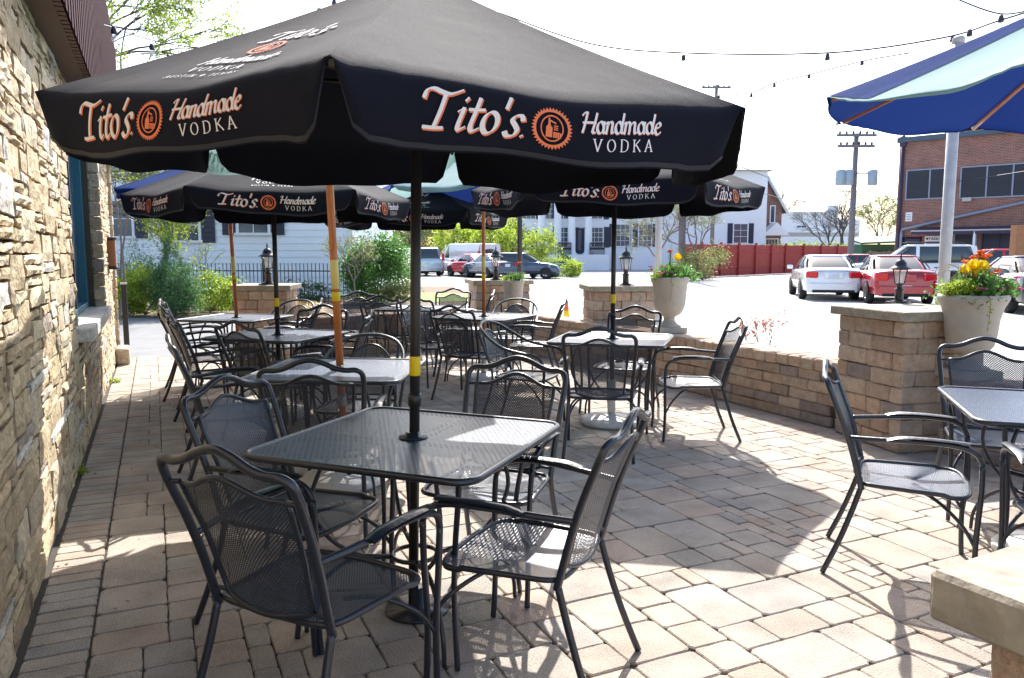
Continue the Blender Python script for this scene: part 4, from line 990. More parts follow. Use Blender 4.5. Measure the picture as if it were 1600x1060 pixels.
    if style == 'corona':
        W_ = (C[1] - C[0]).length
        for k in range(sides):
            mw = MB()
            for lift in (.004, -.005):
                f = lambda X, Y: flap(k, .5 + X / W_, .5 - Y / flapd, lift)
                w_ = tw('Corona', .09); write(mw, f, 'Corona', -w_ / 2, -.02, .09, .1, .16, .04, 40); w_ = tw('EX\u03c4RA', .04, .3); write(mw, f, 'EX\u03c4RA', -w_ / 2, -.075, .04, 0, .14, .06, 20, .3)
            mw.build('printed_lettering', 'green_ink', can)
    m = MB(); m.lathe([(.11, -.035), (.07, -.012), (.02, .002), (.018, .02), (.01, .03)], (0, 0, apex + .012), 18); m.build('finial', mats[0], t_)
    return t_
TG = 'black printed umbrellas over the tables'
U1 = TP[1].copy(); U1.y -= .05
um = make_umbrella('market_umbrella', 'huge black umbrella with white script lettering over the front table', TG, (U1.x, 3.05, 0), R(-92), 6, 1.205, 1.94, 2.465, .165, ['black'], 'tito', ground=.0)
um.rotation_mode = 'ZYX'; um.rotation_euler = (R(2.5), R(1.5), R(-92)); um.location = (U1.x - .015, U1.y + .09, 0)
for i, rz, lab, dz in ((3, 77, 'black lettered umbrella at the left, its front flap square to the camera', .0), (5, -7.5, 'black lettered umbrella behind the right half of the huge one, above the right middle table', .05), (7, 67, 'smallest black lettered umbrella in the distance just right of the main pole', .03)):
    p = TP[i]; o = dup(um, (p.x, p.y, dz), R(rz), lab)
TLT = {2: (R(-2), R(-2.3), 0), 4: (0, R(-1.6), 0), 6: (0, 0, 0)}
p = TP[2]; make_umbrella('market_umbrella', 'pale mint umbrella with grey lettering on the thick orange pole', 'wood-poled canvas umbrellas', (p.x + .03, p.y, 0), 0, 6, 1.17, 2.29, 2.9, .19, ['mint'], 'corona', 'wood', .024, rot=TLT[2], seed=3)
p = TP[4]; make_umbrella('market_umbrella', 'blue canvas umbrella on the slanting orange pole, mostly hidden behind the left black one', 'wood-poled canvas umbrellas', (p.x + .02, p.y, 0), 0, 8, 1.18, 2.13, 2.6, .05, ['blue', 'blue'], 'plain', 'wood', .022, rot=TLT[4], seed=4)
p = TP[6]; make_umbrella('market_umbrella', 'blue umbrella on the thin orange pole, glimpsed under the huge black one', 'wood-poled canvas umbrellas', (p.x, p.y, 0), 0, 8, 1.25, 2.14, 2.7, .05, ['blue', 'mint'], 'plain', 'wood', .02, seed=5)
u8 = make_umbrella('market_umbrella', 'blue and mint canvas umbrella with orange ribs at the right edge of the photo', 'wood-poled canvas umbrellas', (2.63, 3.47, 0), 0, 8, 1.26, 2.13, 2.66, .012, ['mint', 'blue'], 'plain', 'wood', .022, rot=(0, 0, R(177)), seed=6, sag=.05, pat=[0, 0, 1, 1, 1, 1, 1, 1], band=True)
u8.rotation_mode = 'ZYX'; u8.rotation_euler = (R(3), 0, R(177))

# ------------------------------------------------------------------ buildings
def win(parent, org, ux, w_, h_, frame='trim', pane='pane', shut=None, sw=.42, n=(0, 0), name='window'):
    """window on a wall: org = centre on the wall face, ux = along the wall, faces along out = (ux.y,-ux.x)"""
    ux = Vector((ux[0], ux[1], 0)).normalized(); out = Vector((ux.y, -ux.x, 0)); org = Vector(org); Z = Vector((0, 0, 1))
    def bl(m, a, z, ww, hh, o0, o1): m.block(org + ux * a + Z * (z - hh / 2) + out * (o0 + o1) / 2, ux, out, Z, (ww, abs(o1 - o0), hh), .006, 0)
    m = MB(); t = .09
    bl(m, 0, h_ / 2 + t / 2, w_ + 2 * t, t, 0, .06); bl(m, 0, -h_ / 2 - t / 2, w_ + 2 * t + .1, t, 0, .1)
    for s_ in (-1, 1): bl(m, s_ * (w_ / 2 + t / 2), 0, t, h_, 0, .06)
    if n[0]:
        for k in range(1, n[0]): bl(m, -w_ / 2 + w_ * k / n[0], 0, .03, h_, .012, .035)
        for k in range(1, n[1]): bl(m, 0, -h_ / 2 + h_ * k / n[1], w_, .035, .014, .037)
    f = m.build(name, frame, parent)
    m = MB(); a, c = org + out * .008 - ux * w_ / 2 - Z * h_ / 2, org + out * .008 + ux * w_ / 2 - Z * h_ / 2; m.quad(a, c, c + Z * h_, a + Z * h_); m.build('pane', pane, f)
    if shut:
        for s_ in (-1, 1): m = MB(); bl(m, s_ * (w_ / 2 + t + sw / 2 + .03), 0, sw, h_ + .15, 0, .05); [bl(m, s_ * (w_ / 2 + t + sw / 2 + .03), -h_ / 2 + .1 + q * .16, sw - .1, .03, .05, .065) for q in range(int(h_ / .16))]; m.build('shutter', shut, parent)
    return f
def uvquad(m, a, c, h, z0=0, u0=0):
    a, c = Vector(a), Vector(c); L = (c - a).length; Z = Vector((0, 0, 1)); m.quad(a + Z * z0, c + Z * z0, c + Z * h, a + Z * h, uv=[(u0, z0), (u0 + L, z0), (u0 + L, h), (u0, h)])
# pale siding house on the left
hy = 25.5
H = thing('siding_house', 'pale blue-white clapboard house with dark shutters behind the iron fence on the left', 'house', (0, 0, 0))
def lap(m, a, c, z0, z1, step=.2):
    a, c = Vector(a), Vector(c); d = (c - a).normalized(); o = Vector((d.y, -d.x, 0)); z = z0; Z = Vector((0, 0, 1))
    while z < z1 - .01:
        zz = min(z + step, z1); m.quad(a + o * .03 + Z * z, c + o * .03 + Z * z, c + Z * zz, a + Z * zz); m.quad(a + Z * z, c + Z * z, c + o * .03 + Z * z, a + o * .03 + Z * z); z = zz
xl, xm, xr = D(100, 400, 25.5).x, D(234, 400, 25.5).x, D(548, 400, hy).x
m = MB(); lap(m, (xm, hy, 0), (xr, hy, 0), 0, 5.4, .22); lap(m, (xr, hy, 0), (xr, hy + 9, 0), 0, 5.4, .22); lap(m, (xl - 3, hy + 1.6, 0), (xm, hy + 1.6, 0), 0, 5.4, .22); lap(m, (xm, hy + 1.6, 0), (xm, hy, 0), 0, 5.4, .22); m.build('clapboard_wall', 'siding', H)
m = MB(); m.box((xr, hy, 2.7), (.16, .1, 5.4)); m.build('corner_board', 'trim', H)
m = MB(); m.add([(xm - .4, hy - .5, 5.35), (xr + .5, hy - .5, 5.35), (xr + .5, hy + 9.4, 5.35), (xm - .4, hy + 9.4, 5.35), (xm + 2, hy + 4.5, 7.6), (xr - 2, hy + 4.5, 7.6)], [(0, 1, 5, 4), (1, 2, 5), (2, 3, 4, 5), (3, 0, 4), (3, 2, 1, 0)]); m.add([(xl - 3, hy + 1.2, 5.3), (xm - .41, hy + 1.2, 5.3), (xm - .41, hy + 9, 5.3), (xl - 3, hy + 9, 5.3)], [(0, 1, 2, 3)]); m.build('roof', 'rtrim', H)
def wat(px, py, Y, w_, h_, **k): q = D(px, py, Y); return win(H, (q.x, Y, q.z), (1, 0), w_, h_, **k)
wat(293, 352, hy - .035, .72, 1.0, shut='shutter', sw=.42, n=(1, 2)); wat(396, 352, hy - .035, .95, .5, shut='shutter', sw=.42, n=(2, 1)); wat(186, 342, hy + 1.56, .9, 1.2, shut='shutter', sw=.4, n=(2, 2))
# iron picket fence
def picket(pts, h, name, label, step=.11, postn=2.4):
    org = Vector((*pts[0], 0)); t_ = thing(name, label, 'fence', tuple(org)); pk, rl, ps = MB(), MB(), MB()
    for a, c in zip(pts, pts[1:]):
        a, c = Vector((*a, 0)) - org, Vector((*c, 0)) - org; L = (c - a).length; d = (c - a) / L; rz = math.atan2(d.y, d.x)
        for k in range(int(L / step) + 1): p = a + d * k * step; pk.box((p.x, p.y, h / 2 + .05), (.016, .016, h - .05), rz)
        for z in (.15, h - .18): q = (a + c) / 2; rl.box((q.x, q.y, z), (L, .035, .03), rz)
        for k in range(int(L / postn) + 1): p = a + d * min(L, k * postn); ps.box((p.x, p.y, h / 2 + .06), (.06, .06, h + .12), rz); ps.lathe([(.045, 0), (.05, .02), (.01, .06)], (p.x, p.y, h + .12), 8)
    pk.build('pickets', 'lantern', t_); rl.build('rails', 'lantern', t_); ps.build('posts', 'lantern', t_)
a, c = D(160, 460, 21.5), D(545, 460, 20.5); picket([(a.x, 21.5), (c.x, 20.5)], 1.15, 'iron_fence', 'black iron picket fence in front of the pale siding house')
# white colonial building
Yc = 70; CH = thing('colonial_building', 'white two storey building with tall porch columns and navy shutters', 'building', (0, 0, 0))
ZB = -.3
x0, x1 = D(812, 400, Yc).x, D(1192, 400, Yc).x; xc1 = D(985, 400, Yc).x; top_ = D(1150, 268, Yc).z
m = MB(); uvquad(m, (x0, Yc, 0), (xc1, Yc, 0), top_, ZB); uvquad(m, (xc1, Yc - .6, 0), (x1, Yc - .6, 0), top_, ZB); uvquad(m, (xc1, Yc, 0), (xc1, Yc - .6, 0), top_, ZB); uvquad(m, (x1, Yc - .6, 0), (x1 + .1, Yc + 14, 0), top_, ZB); uvquad(m, (x0, Yc + 14, 0), (x0, Yc, 0), top_, ZB)
m.build('wall', 'whitewall', CH)
m = MB(); m.add([(x0 - .4, Yc - 2.6, top_), (x1 + .4, Yc - 1, top_), (x1 + .4, Yc + 14.4, top_), (x0 - .4, Yc + 14.4, top_), (x0 + 5, Yc + 6, top_ + 3.2), (x1 - 5, Yc + 6, top_ + 3.2)], [(0, 1, 5, 4), (1, 2, 5), (2, 3, 4, 5), (3, 0, 4), (3, 2, 1, 0)]); m.build('roof', 'rtrim', CH)
zf = D(900, 398, Yc).z
for px in (846, 871, 893, 919):
    q = D(px, 397, Yc - 2); m = MB(); m.lathe([(.5, 0), (.5, .1), (.36, .2), (.34, .4), (.30, top_ - zf - .4), (.42, top_ - zf - .1), (.42, top_ - zf)], (q.x, Yc - 2, zf), 18); m.build('column', 'whitewall', CH)
m = MB(); m.block(((D(846, 400, Yc).x + D(946, 400, Yc).x) / 2, Yc - 1.45, ZB), (1, 0, 0), (0, 1, 0), (0, 0, 1), (D(946, 400, Yc).x - D(846, 400, Yc).x, 2.8, zf - ZB), .03, 0); m.build('porch_floor', 'whitewall', CH)
m = MB()
for k in range(5): m.box((D(848, 400, Yc).x - .3 * k - .1, Yc - 1.6, (zf - ZB) * (1 - (k + 1) / 6) / 2 + ZB), (.32, 2.2, (zf - ZB) * (1 - (k + 1) / 6)))
m.build('porch_steps', 'concrete', CH)
def cw(px, py, w_, h_, Y=Yc, **k): q = D(px, py, Y); win(CH, (q.x, Y, q.z), (1, 0), w_, h_, **k)
for px in (826, 856, 884, 907, 931): cw(px, 327, 1.15, 1.7, shut='shutter', sw=.5, n=(3, 4))
for px in (884, 932): cw(px, 371, 1.1, 1.7, shut='shutter', sw=.5, n=(3, 4))
cw(826, 376, 1.1, 1.7, shut='shutter', sw=.5, n=(3, 4)); cw(973, 368, 1.2, 1.9, shut='shutter', sw=.5, n=(3, 4)); cw(1008, 368, 1.1, 1.9, Y=Yc - .6, shut='shutter', sw=.45, n=(3, 4)); cw(1157, 365, 1.2, 1.65, Y=Yc - .6, shut='shutter', sw=.45, n=(2, 3)); cw(1157, 312, 1.2, 1.3, Y=Yc - .6, shut='shutter', sw=.45, n=(2, 3)); cw(1090, 312, 1.2, 1.3, Y=Yc - .6, shut='shutter', sw=.45, n=(2, 3))
q = D(906, 377, Yc); m = MB(); m.box((q.x, Yc - .04, q.z), (1.0, .08, 2.3)); dr = m.build('door', 'shutter', CH); m = MB(); m.box((q.x, Yc - .09, q.z + .1), (.3, .02, 1.8)); m.build('door_glass', 'pane', dr)
m = MB(); m.box((q.x, Yc - .06, q.z + 1.4), (2.0, .14, .35)); m.box((q.x - .75, Yc - .05, q.z), (.22, .1, 2.3)); m.box((q.x + .75, Yc - .05, q.z), (.22, .1, 2.3)); m.add([(q.x - .95, Yc - .03, q.z + 2.0), (q.x + .95, Yc - .03, q.z + 2.0), (q.x, Yc - .03, q.z + 2.9), (q.x - .95, Yc - .2, q.z + 2.0), (q.x + .95, Yc - .2, q.z + 2.0), (q.x, Yc - .2, q.z + 2.9)], [(0, 1, 2), (5, 4, 3), (0, 3, 5, 2), (1, 4, 5, 2), (0, 1, 4, 3)]); m.build('door_surround', 'trim', CH)
m = MB()
for xa, xb, za, zb in ((D(871, 0, Yc).x, D(892, 0, Yc).x, 0, 0), (D(921, 0, Yc).x, D(944, 0, Yc).x, 0, 0), (D(848, 0, Yc).x - 1.2, D(871, 0, Yc).x, -1.1, 0)):
    for k in range(15):
        t = k / 14; x = xa + (xb - xa) * t; z = zf + za + (zb - za) * t; m.box((x, Yc - 2.7, z + .5), (.05, .05, 1.0))
        if k % 2: m.lathe([(.02, 0), (.12, .12), (.02, .24)], (x, Yc - 2.7, z + .4), 6)
    m.tube([(xa, Yc - 2.7, zf + za + 1.0), (xb, Yc - 2.7, zf + zb + 1.0)], .05, 5)
m.build('iron_railing', 'lantern', CH)
# red brick gabled house
Yg = 74; GH = thing('brick_house', 'red brick gabled house with white trimmed porch beyond the white building', 'house', (0, 0, 0))
ga, gc, gp_ = D(1186, 400, Yg), D(1219, 400, Yg), D(1196, 272, Yg); ez = D(1219, 325, Yg).z
m = MB(); L_ = gc.x - ga.x; pk = (gp_.x - .2, Yg, gp_.z)
m.add([(gp_.x - 4, Yg, -.3), (gc.x, Yg, -.3), (gc.x, Yg, ez), pk, (gp_.x - 4, Yg, ez)], [(0, 1, 2, 3, 4)], uvs=[(0, 0), (5.4, 0), (5.4, ez), (4, gp_.z), (0, ez)]); uvquad(m, (gc.x, Yg, 0), (gc.x, Yg + 10, 0), ez, -.3); m.build('wall', 'brick', GH)
m = MB(); m.add([(gc.x + .45, Yg - .4, ez - .5), (gc.x + .45, Yg + 10, ez - .5), (pk[0], Yg + 10, pk[2] + .2), (pk[0], Yg - .4, pk[2] + .2), (pk[0] - 4.2, Yg - .4, ez - .3), (pk[0] - 4.2, Yg + 10, ez - .3)], [(0, 1, 2, 3), (3, 2, 5, 4)])
m.build('roof', 'rtrim', GH); m = MB(); m.tube([(gc.x + .45, Yg - .42, ez - .5), (pk[0], Yg - .42, pk[2] + .2)], .16, 4); m.build('barge_board', 'trim', GH)
q = D(1207, 335, Yg); win(GH, (q.x, Yg, q.z), (1, 0), .35, 1.5)
q = D(1216, 363, Yg - 2); m = MB(); m.add([(q.x - 1.4, Yg - 2, q.z - .3), (q.x + 1.1, Yg - 2, q.z - .3), (q.x - .1, Yg - 2, q.z + .9), (q.x - 1.4, Yg, q.z - .3), (q.x + 1.1, Yg, q.z - .3), (q.x - .1, Yg, q.z + .9)], [(0, 1, 2), (0, 2, 5, 3), (1, 4, 5, 2)]); m.build('porch_roof', 'trim', GH)
q = D(1214, 378, Yg - 1.5); win(GH, (q.x, Yg - .01, q.z), (1, 0), 1.1, .5, n=(4, 1))
# low white building
Yw = 88; LW = thing('low_building', 'long low white flat-roofed building beyond the red fence', 'building', (0, 0, 0))
a, c = D(1214, 400, Yw), D(1307, 400, Yw); zt_ = D(1300, 334, Yw).z
m = MB(); lap(m, (a.x, Yw, 0), (c.x - 1.3, Yw, 0), -.3, zt_, .8); m.build('wall', 'whitewall', LW); m = MB(); m.box((c.x - .7, Yw + .2, (zt_ + .9) / 2), (1.2, .8, zt_ + .9)); m.box((c.x + 1.2, Yw + 1, zt_ / 2 - .3), (2.6, 2, zt_ - .6)); m.build('chimney_block', 'trim', LW)
m = MB(); m.box(((a.x + c.x) / 2, Yw + 4, zt_ + .1), (c.x - a.x + .2, 9, .2)); m.build('flat_roof', 'trim', LW); q = D(1252, 354, Yw); win(LW, (q.x, Yw, q.z), (1, 0), 1.0, .9, n=(2, 1))
tb = thing('carport', 'flat pale carport roof stretching below the low white building', 'shelter', (0, 0, 0)); a, c = D(1220, 370, 80), D(1328, 370, 80); m = MB(); m.box(((a.x + c.x) / 2, 80, D(1200, 367, 80).z), (c.x - a.x, 4, .35)); m.build('roof', 'steelpost', tb); m = MB(); [m.box((a.x + (c.x - a.x) * k / 5, 80, 1.1), (.15, .15, 2.6)) for k in range(6)]; m.build('posts', 'pipe', tb)
# red board fence
F0, F1, F2 = Vector((D(1062, 400, 46).x, 46, 0)), Vector((D(1226, 400, 56).x, 56, 0)), Vector((D(1336, 400, 62).x, 62, 0))
rf = thing('board_fence', 'long dark red wooden board fence across the parking lot', 'fence', tuple(F0)); bm_, pm = MB(), MB()
for a, c in ((F0, F1), (F1, F2)):
    L = (c - a).length; d = (c - a) / L; n_ = Vector((d.y, -d.x, 0)); k = 0.0
    while k < L:
        tz = 2.02 + rnd.uniform(-.02, .02); bm_.block(a - F0 + d * (k + .075) + Vector((0, 0, -.04)), d, n_, (0, 0, 1), (.142, .03 + rnd.uniform(-.004, .004), tz), .006, .002); k += .15
    for z in (.5, 1.5): pm.block((a + c) / 2 - F0 + n_ * .04 + Vector((0, 0, z)), d, n_, (0, 0, 1), (L, .05, .1), .005, 0)
    k = 0.0
    while k < L + .1: pm.block(a - F0 + d * k + n_ * .09, d, n_, (0, 0, 1), (.14, .14, 2.12), .01, 0); k += 2.35
bm_.build('boards', 'redfence', rf); pm.build('posts_and_rails', 'redfence', rf)
# two storey brick building on the right
B0, B1 = D(1397, 400, 41), D(1680, 400, 35.5); B0.z = B1.z = 0; BB = thing('brick_building', 'two storey brown brick building with dark louvred windows on the right', 'building', (B0.x, B0.y, 0))
dv = (B1 - B0); LB = dv.length; dv = dv / LB; no_ = Vector((dv.y, -dv.x, 0)); HB = D(1405, 224, 41).z
def bp_(px, py, o=0.0):          # point on the brick front through a pixel, in the building's frame
    r3 = ray(px, py); t = (B0 + no_ * o).dot(no_) / r3.dot(no_); return Vector((r3.x * t, r3.y * t, CAM_H + r3.z * t)) - B0
m = MB(); uvquad(m, (0, 0, 0), tuple(dv * LB), HB, -.3); bk = -no_ * 14; uvquad(m, tuple(bk), (0, 0, 0), HB, -.3); uvquad(m, tuple(dv * LB), tuple(dv * LB + bk), HB, -.3); m.quad(Vector((0, 0, HB)), dv * LB + Vector((0, 0, HB)), dv * LB + bk + Vector((0, 0, HB)), bk + Vector((0, 0, HB))); m.build('brick_wall', 'brick', BB)
m = MB(); m.block(dv * LB / 2 + no_ * .02 + Vector((0, 0, HB)), dv, no_, (0, 0, 1), (LB + .2, .4, .26), .01, 0); m.build('coping', 'rtrim', BB)
def bwin(pxa, pya, pxb, pyb, n_, name='louvred_window', pane='louver', frame='pipe'):
    a, c = bp_(pxa, pya), bp_(pxb, pyb); wv = c - a; hv = abs(a.z - c.z); W2 = Vector((wv.x, wv.y, 0)).length; ce = Vector(((a.x + c.x) / 2, (a.y + c.y) / 2, (a.z + c.z) / 2)); t = .07
    def bl(m, u, z, ww, hh, o0, o1): m.block(ce + dv * u + Vector((0, 0, z - hh / 2)) + no_ * (o0 + o1) / 2, dv, no_, (0, 0, 1), (ww, o1 - o0, hh), .004, 0)
    m = MB(); bl(m, 0, hv / 2 + t / 2, W2 + 2 * t, t, 0, .07); bl(m, 0, -hv / 2 - t / 2, W2 + 2 * t, t, 0, .07)
    for k in range(n_ + 1): bl(m, -W2 / 2 - (t / 2 if k == 0 else -t / 2 if k == n_ else 0) + W2 * k / n_, 0, t, hv, .0, .066)
    f = m.build(name, frame, BB); m = MB(); bl(m, 0, 0, W2, hv, 0, .012)
    if pane == 'louver':
        for k in range(int(hv / .11)): bl(m, 0, -hv / 2 + .06 + k * .11, W2, .05, .012, .04)
    m.build('louvres' if pane == 'louver' else 'panel', pane, f)
bwin(1419, 268, 1488, 308, 2); bwin(1504, 263, 1624, 304, 3); bwin(1413, 373, 1434, 440, 1, 'garage_door', 'shutter', 'maroon'); bwin(1537, 362, 1582, 440, 2, 'shed_door', 'shutter', 'louver'); bwin(1493, 366, 1520, 440, 1, 'back_door', 'louver', 'pipe')
m = MB(); a = bp_(1404, 440, .12); pts = [Vector((a.x, a.y, .2)), Vector((a.x, a.y, bp_(1404, 366, .12).z)), bp_(1409, 359, .12), bp_(1480, 343, .12), bp_(1610, 314, .12)]; m.tube(pts, .075, 8); m.build('drain_pipe', 'pipe', BB)
m = MB(); a = bp_(1407, 300, .1); m.tube([Vector((a.x, a.y, .2)), Vector((a.x, a.y, HB + .35))], .09, 8); m.block(Vector((a.x, a.y, HB - .2)), dv, no_, (0, 0, 1), (.3, .2, .5), .01, 0); m.build('downspout', 'awning', BB)
a, c = bp_(1437, 359), bp_(1600, 354); m = MB(); W2 = (Vector((c.x - a.x, c.y - a.y, 0))).length + 3; ce = a + dv * W2 / 2
m.add([ce - dv * W2 / 2 + Vector((0, 0, .1)), ce + dv * W2 / 2 + Vector((0, 0, .1)), ce + dv * W2 / 2 + no_ * 1.3 + Vector((0, 0, -.1)), ce - dv * W2 / 2 + no_ * 1.3 + Vector((0, 0, -.1)), ce - dv * W2 / 2 + Vector((0, 0, -.2)), ce + dv * W2 / 2 + Vector((0, 0, -.2)), ce + dv * W2 / 2 + no_ * 1.3 + Vector((0, 0, -.28)), ce - dv * W2 / 2 + no_ * 1.3 + Vector((0, 0, -.28))], [(0, 1, 2, 3), (7, 6, 5, 4), (3, 2, 6, 7), (0, 3, 7, 4), (1, 5, 6, 2)]); aw = m.build('awning', 'awning', BB)
m = MB(); m.block(ce + no_ * 1.32 + Vector((0, 0, -.14)), dv, no_, (0, 0, 1), (W2, .05, .07), .005, 0); m.build('gutter', 'steelpost', aw)
q = bp_(1519, 420, 1.25); m = MB(); m.tube([(q.x, q.y, 0), (q.x, q.y, bp_(1519, 362, 1.25).z)], .06, 8); m.build('awning_post', 'trim', aw)
q = bp_(1420, 340, .02); m = MB(); m.block(q + Vector((0, 0, -.2)), dv, no_, (0, 0, 1), (.32, .03, .46), .004, 0); sg = m.build('wall_sign', 'signw', BB)
m = MB()
for k in range(4): m.block(q + no_ * .02 + Vector((0, 0, -.13 + k * .085)), dv, no_, (0, 0, 1), (.22, .008, .03), .001, 0)
m.build('sign_lines', 'pipe', sg)
q = bp_(1459, 376, .02); m = MB(); m.block(q + Vector((0, 0, -.22)), dv, no_, (0, 0, 1), (.85, .03, .45), .004, 0); sg = m.build('parking_sign', 'signw', BB)
m = MB(); fn = lambda X, Y: q + dv * X + no_ * .022 + Vector((0, 0, Y))
write(m, fn, 'PARKING', -.22, .03, .12, 0, .2, .1, 20, .1); write(m, fn, 'PRIVATE', -.35, -.1, .08, 0, .16, .08, 20, .1) if False else None
disc(m, fn, -.31, .09, .0, .06, 16); 
for k in range(2): polyf(m, fn, [(-.34, -.05 - k * .08), (.34, -.05 - k * .08), (.34, -.085 - k * .08), (-.34, -.085 - k * .08)])
m.build('sign_lettering', 'signtxt', sg)
q = bp_(1511, 312, .1); m = MB(); m.block(q + Vector((0, 0, -.1)), dv, no_, (0, 0, 1), (.4, .2, .2), .02, 0); m.build('flood_light', 'steelpost', BB)
m = MB()
for pxa, pxb, pt in ((1467, 1507, 196), (1573, 1640, 188)):
    a, c = bp_(pxa, 200), bp_(pxb, 200); L = Vector((c.x - a.x, c.y - a.y, 0)).length; m.block((a + c) / 2 * Vector((1, 1, 0)) if False else Vector(((a.x + c.x) / 2, (a.y + c.y) / 2, HB + .2)) - no_ * 2.2, dv, no_, (0, 0, 1), (L * 1.05, 2, 1.6), .02, 0)
m.build('chimney', 'maroon', BB)
q = bp_(1537, 208); m = MB(); m.block(Vector((q.x, q.y, HB + .2)) - no_ * 2.4, dv, no_, (0, 0, 1), (1.1, 1.0, .4), .02, 0); m.lathe([(.55, .55), (.6, .8), (.35, 1.0), (.4, 1.05)], (q.x - no_.x * 2.4, q.y - no_.y * 2.4, HB), 12); m.build('roof_vent', 'tgrey', BB)
# dumpster and little fences
q = D(1362, 400, 47); ds = thing('dumpster', 'dark green dumpster behind the utility pole', 'dumpster', (q.x, 47, -.05)); m = MB(); m.block((0, 0, .1), (1, 0, 0), (0, 1, 0), (0, 0, 1), (2.0, 1.6, 1.9), .04, 0); bd = m.build('bin', 'dumpster', ds)
m = MB(); m.add([(-1.1, -.9, 2.0), (1.3, -.9, 2.1), (1.3, .9, 2.45), (-1.1, .9, 2.3), (-1.1, -.9, 2.1), (1.3, -.9, 2.2), (1.3, .9, 2.55), (-1.1, .9, 2.4)], [(3, 2, 1, 0), (4, 5, 6, 7), (0, 1, 5, 4), (1, 2, 6, 5), (2, 3, 7, 6), (3, 0, 4, 7)]); m.build('lid', 'dumpster', ds); m = MB(); m.box((-.75, -.815, 1.2), (.3, .02, .4)); m.build('label', 'signw', bd)
def boards(pa, pb, Y, h, mat, name, label, dz=-.05):
    a, c = D(pa, 400, Y).x, D(pb, 400, Y).x; t_ = thing(name, label, 'fence', (a, Y, dz)); m = MB(); x = 0
    while x < c - a: m.block((x + .07, rnd.uniform(-.01, .01), 0), (1, 0, 0), (0, 1, 0), (0, 0, 1), (.13, .03, h + rnd.uniform(-.05, .05)), .006, .002); x += .14
    m.build('boards', mat, t_); m = MB(); m.box(((c - a) / 2, .04, h * .75), (c - a, .05, .1)); m.box(((c - a) / 2, .04, h * .25), (c - a, .05, .1)); m.build('rails', mat, t_); return t_
boards(1354, 1398, 46, 1.6, 'greyboard', 'picket_screen', 'weathered grey board screen beside the green dumpster')
q = D(1590, 400, 26); tf = thing('timber_gate_post', 'tall brown timber post and panel at the right edge beyond the cars', 'fence', (q.x, 26, -.05)); m = MB(); m.box((-.05, 0, 1.2), (.3, .3, 2.45)); m.build('post', 'timber', tf); m = MB(); [m.box((.35 + k * .3, .05, .9), (.28, .05, 1.8)) for k in range(8)]; m.box((1.4, 0, 1.83), (2.6, .14, .08)); m.build('panel', 'timber', tf)

# ------------------------------------------------------------------ poles and string lights
def post(px, pb, Y, r, mat, name, label, ptop, dz=-.06, cat='pole'):
    a = D(px, pb, Y); z = D(px, ptop, Y).z; t_ = thing(name, label, cat, (a.x, Y, dz)); m = MB(); m.tube([(0, 0, 0), (0, 0, z)], r, 12); m.build('shaft', mat, t_); return t_, z
t_, z = post(1473, 460, 7.6, .053, 'steelpost', 'string_light_post', 'tall grey square-ish metal post left of the large urn holding the string lights', 58)
m = MB(); m.lathe([(.055, 0), (.055, .05), (.045, .06)], (0, 0, z), 14); m.build('cap', 'steelpost', t_)
post(1027, 470, 12.5, .055, 'steelpost', 'string_light_post', 'pale grey metal post behind the urn with the yellow tulip', 120)
post(1064, 440, 44, .2, 'utility', 'utility_pole', 'dark wooden utility pole inside the bare shrub before the white building', 150)
post(812, 430, 22, .073, 'lantern', 'lamp_post', 'thin black lamp post behind the smallest urn', 230)
post(1048, 420, 69, .04, 'trim', 'flag_pole', 'thin white pole against the white building', 250)
def upole(px, ptop, Y, label, arms, r=.16, trans=True, dz=-.06):
    a = D(px, 400, Y); z = D(px, ptop, Y).z; t_ = thing('utility_pole', label, 'utility pole', (a.x, Y, dz)); m = MB(); m.tube([(0, 0, 0), (0, 0, z)], [r, r * .75], 10); m.build('shaft', 'utility', t_)
    for zz, L in arms:
        m = MB(); m.box((-.05, -.15, z - zz), (L, .12, .14)); ar = m.build('crossarm', 'utility', t_); m = MB()
        for k in range(6): m.lathe([(.03, .07), (.07, .1), (.05, .2), (.02, .24)], (-L / 2 + .15 + k * (L - .3) / 5 - .05, -.15, z - zz), 8)
        m.build('insulators', 'wire', ar)
    if trans:
        for dx in (-.75, -.38, .75):
            m = MB(); m.lathe([(.2, 0), (.25, .05), (.25, .75), (.2, .82), (.05, .86)], (dx * 1.15, -.25, z - 2.75), 14); m.build('transformer', 'tgrey', t_)
        m = MB(); m.box((0, -.2, z - 2.1), (2.1, .08, .08)); m.build('bracket', 'utility', t_)
    return t_, z
upole(1329, 207, 42, 'wooden utility pole with crossarms and grey transformers left of the brick building', [(.12, 2.1), (.68, 1.95)], .17)
upole(1112, 132, 60, 'distant utility pole whose crossarm shows above the right tip of the huge black umbrella', [(.2, 2.2)], .16, False)
def cable(name, pts, label, r=.0045, sag=0):
    P_ = [Vector(p) for p in pts]; org = P_[0].copy(); m = MB(); m.tube([p - org for p in (catmull(P_, 8) if len(P_) > 2 else [P_[0].lerp(P_[1], k / 12) - Vector((0, 0, sag * 4 * (k / 12) * (1 - k / 12))) for k in range(13)])], r, 5)
    o = m.build(name, 'wire', None, tuple(org)); tag(o, label, 'cable'); return o
def L2(lst): return [D(*q) for q in lst]
cable('string_light_cable', L2([(-40, -130, 3.0), (66, 10, 6.0), (165, 40, 8), (300, 74, 8.5), (600, 90, 9)]), 'thin string light cable from the maroon fascia towards the huge umbrella', .006)
cable('string_light_cable', L2([(66, 10, 5.2), (100, 70, 7), (140, 118, 9), (300, 150, 12)]), 'string light cable drooping along the maroon fascia', .006)
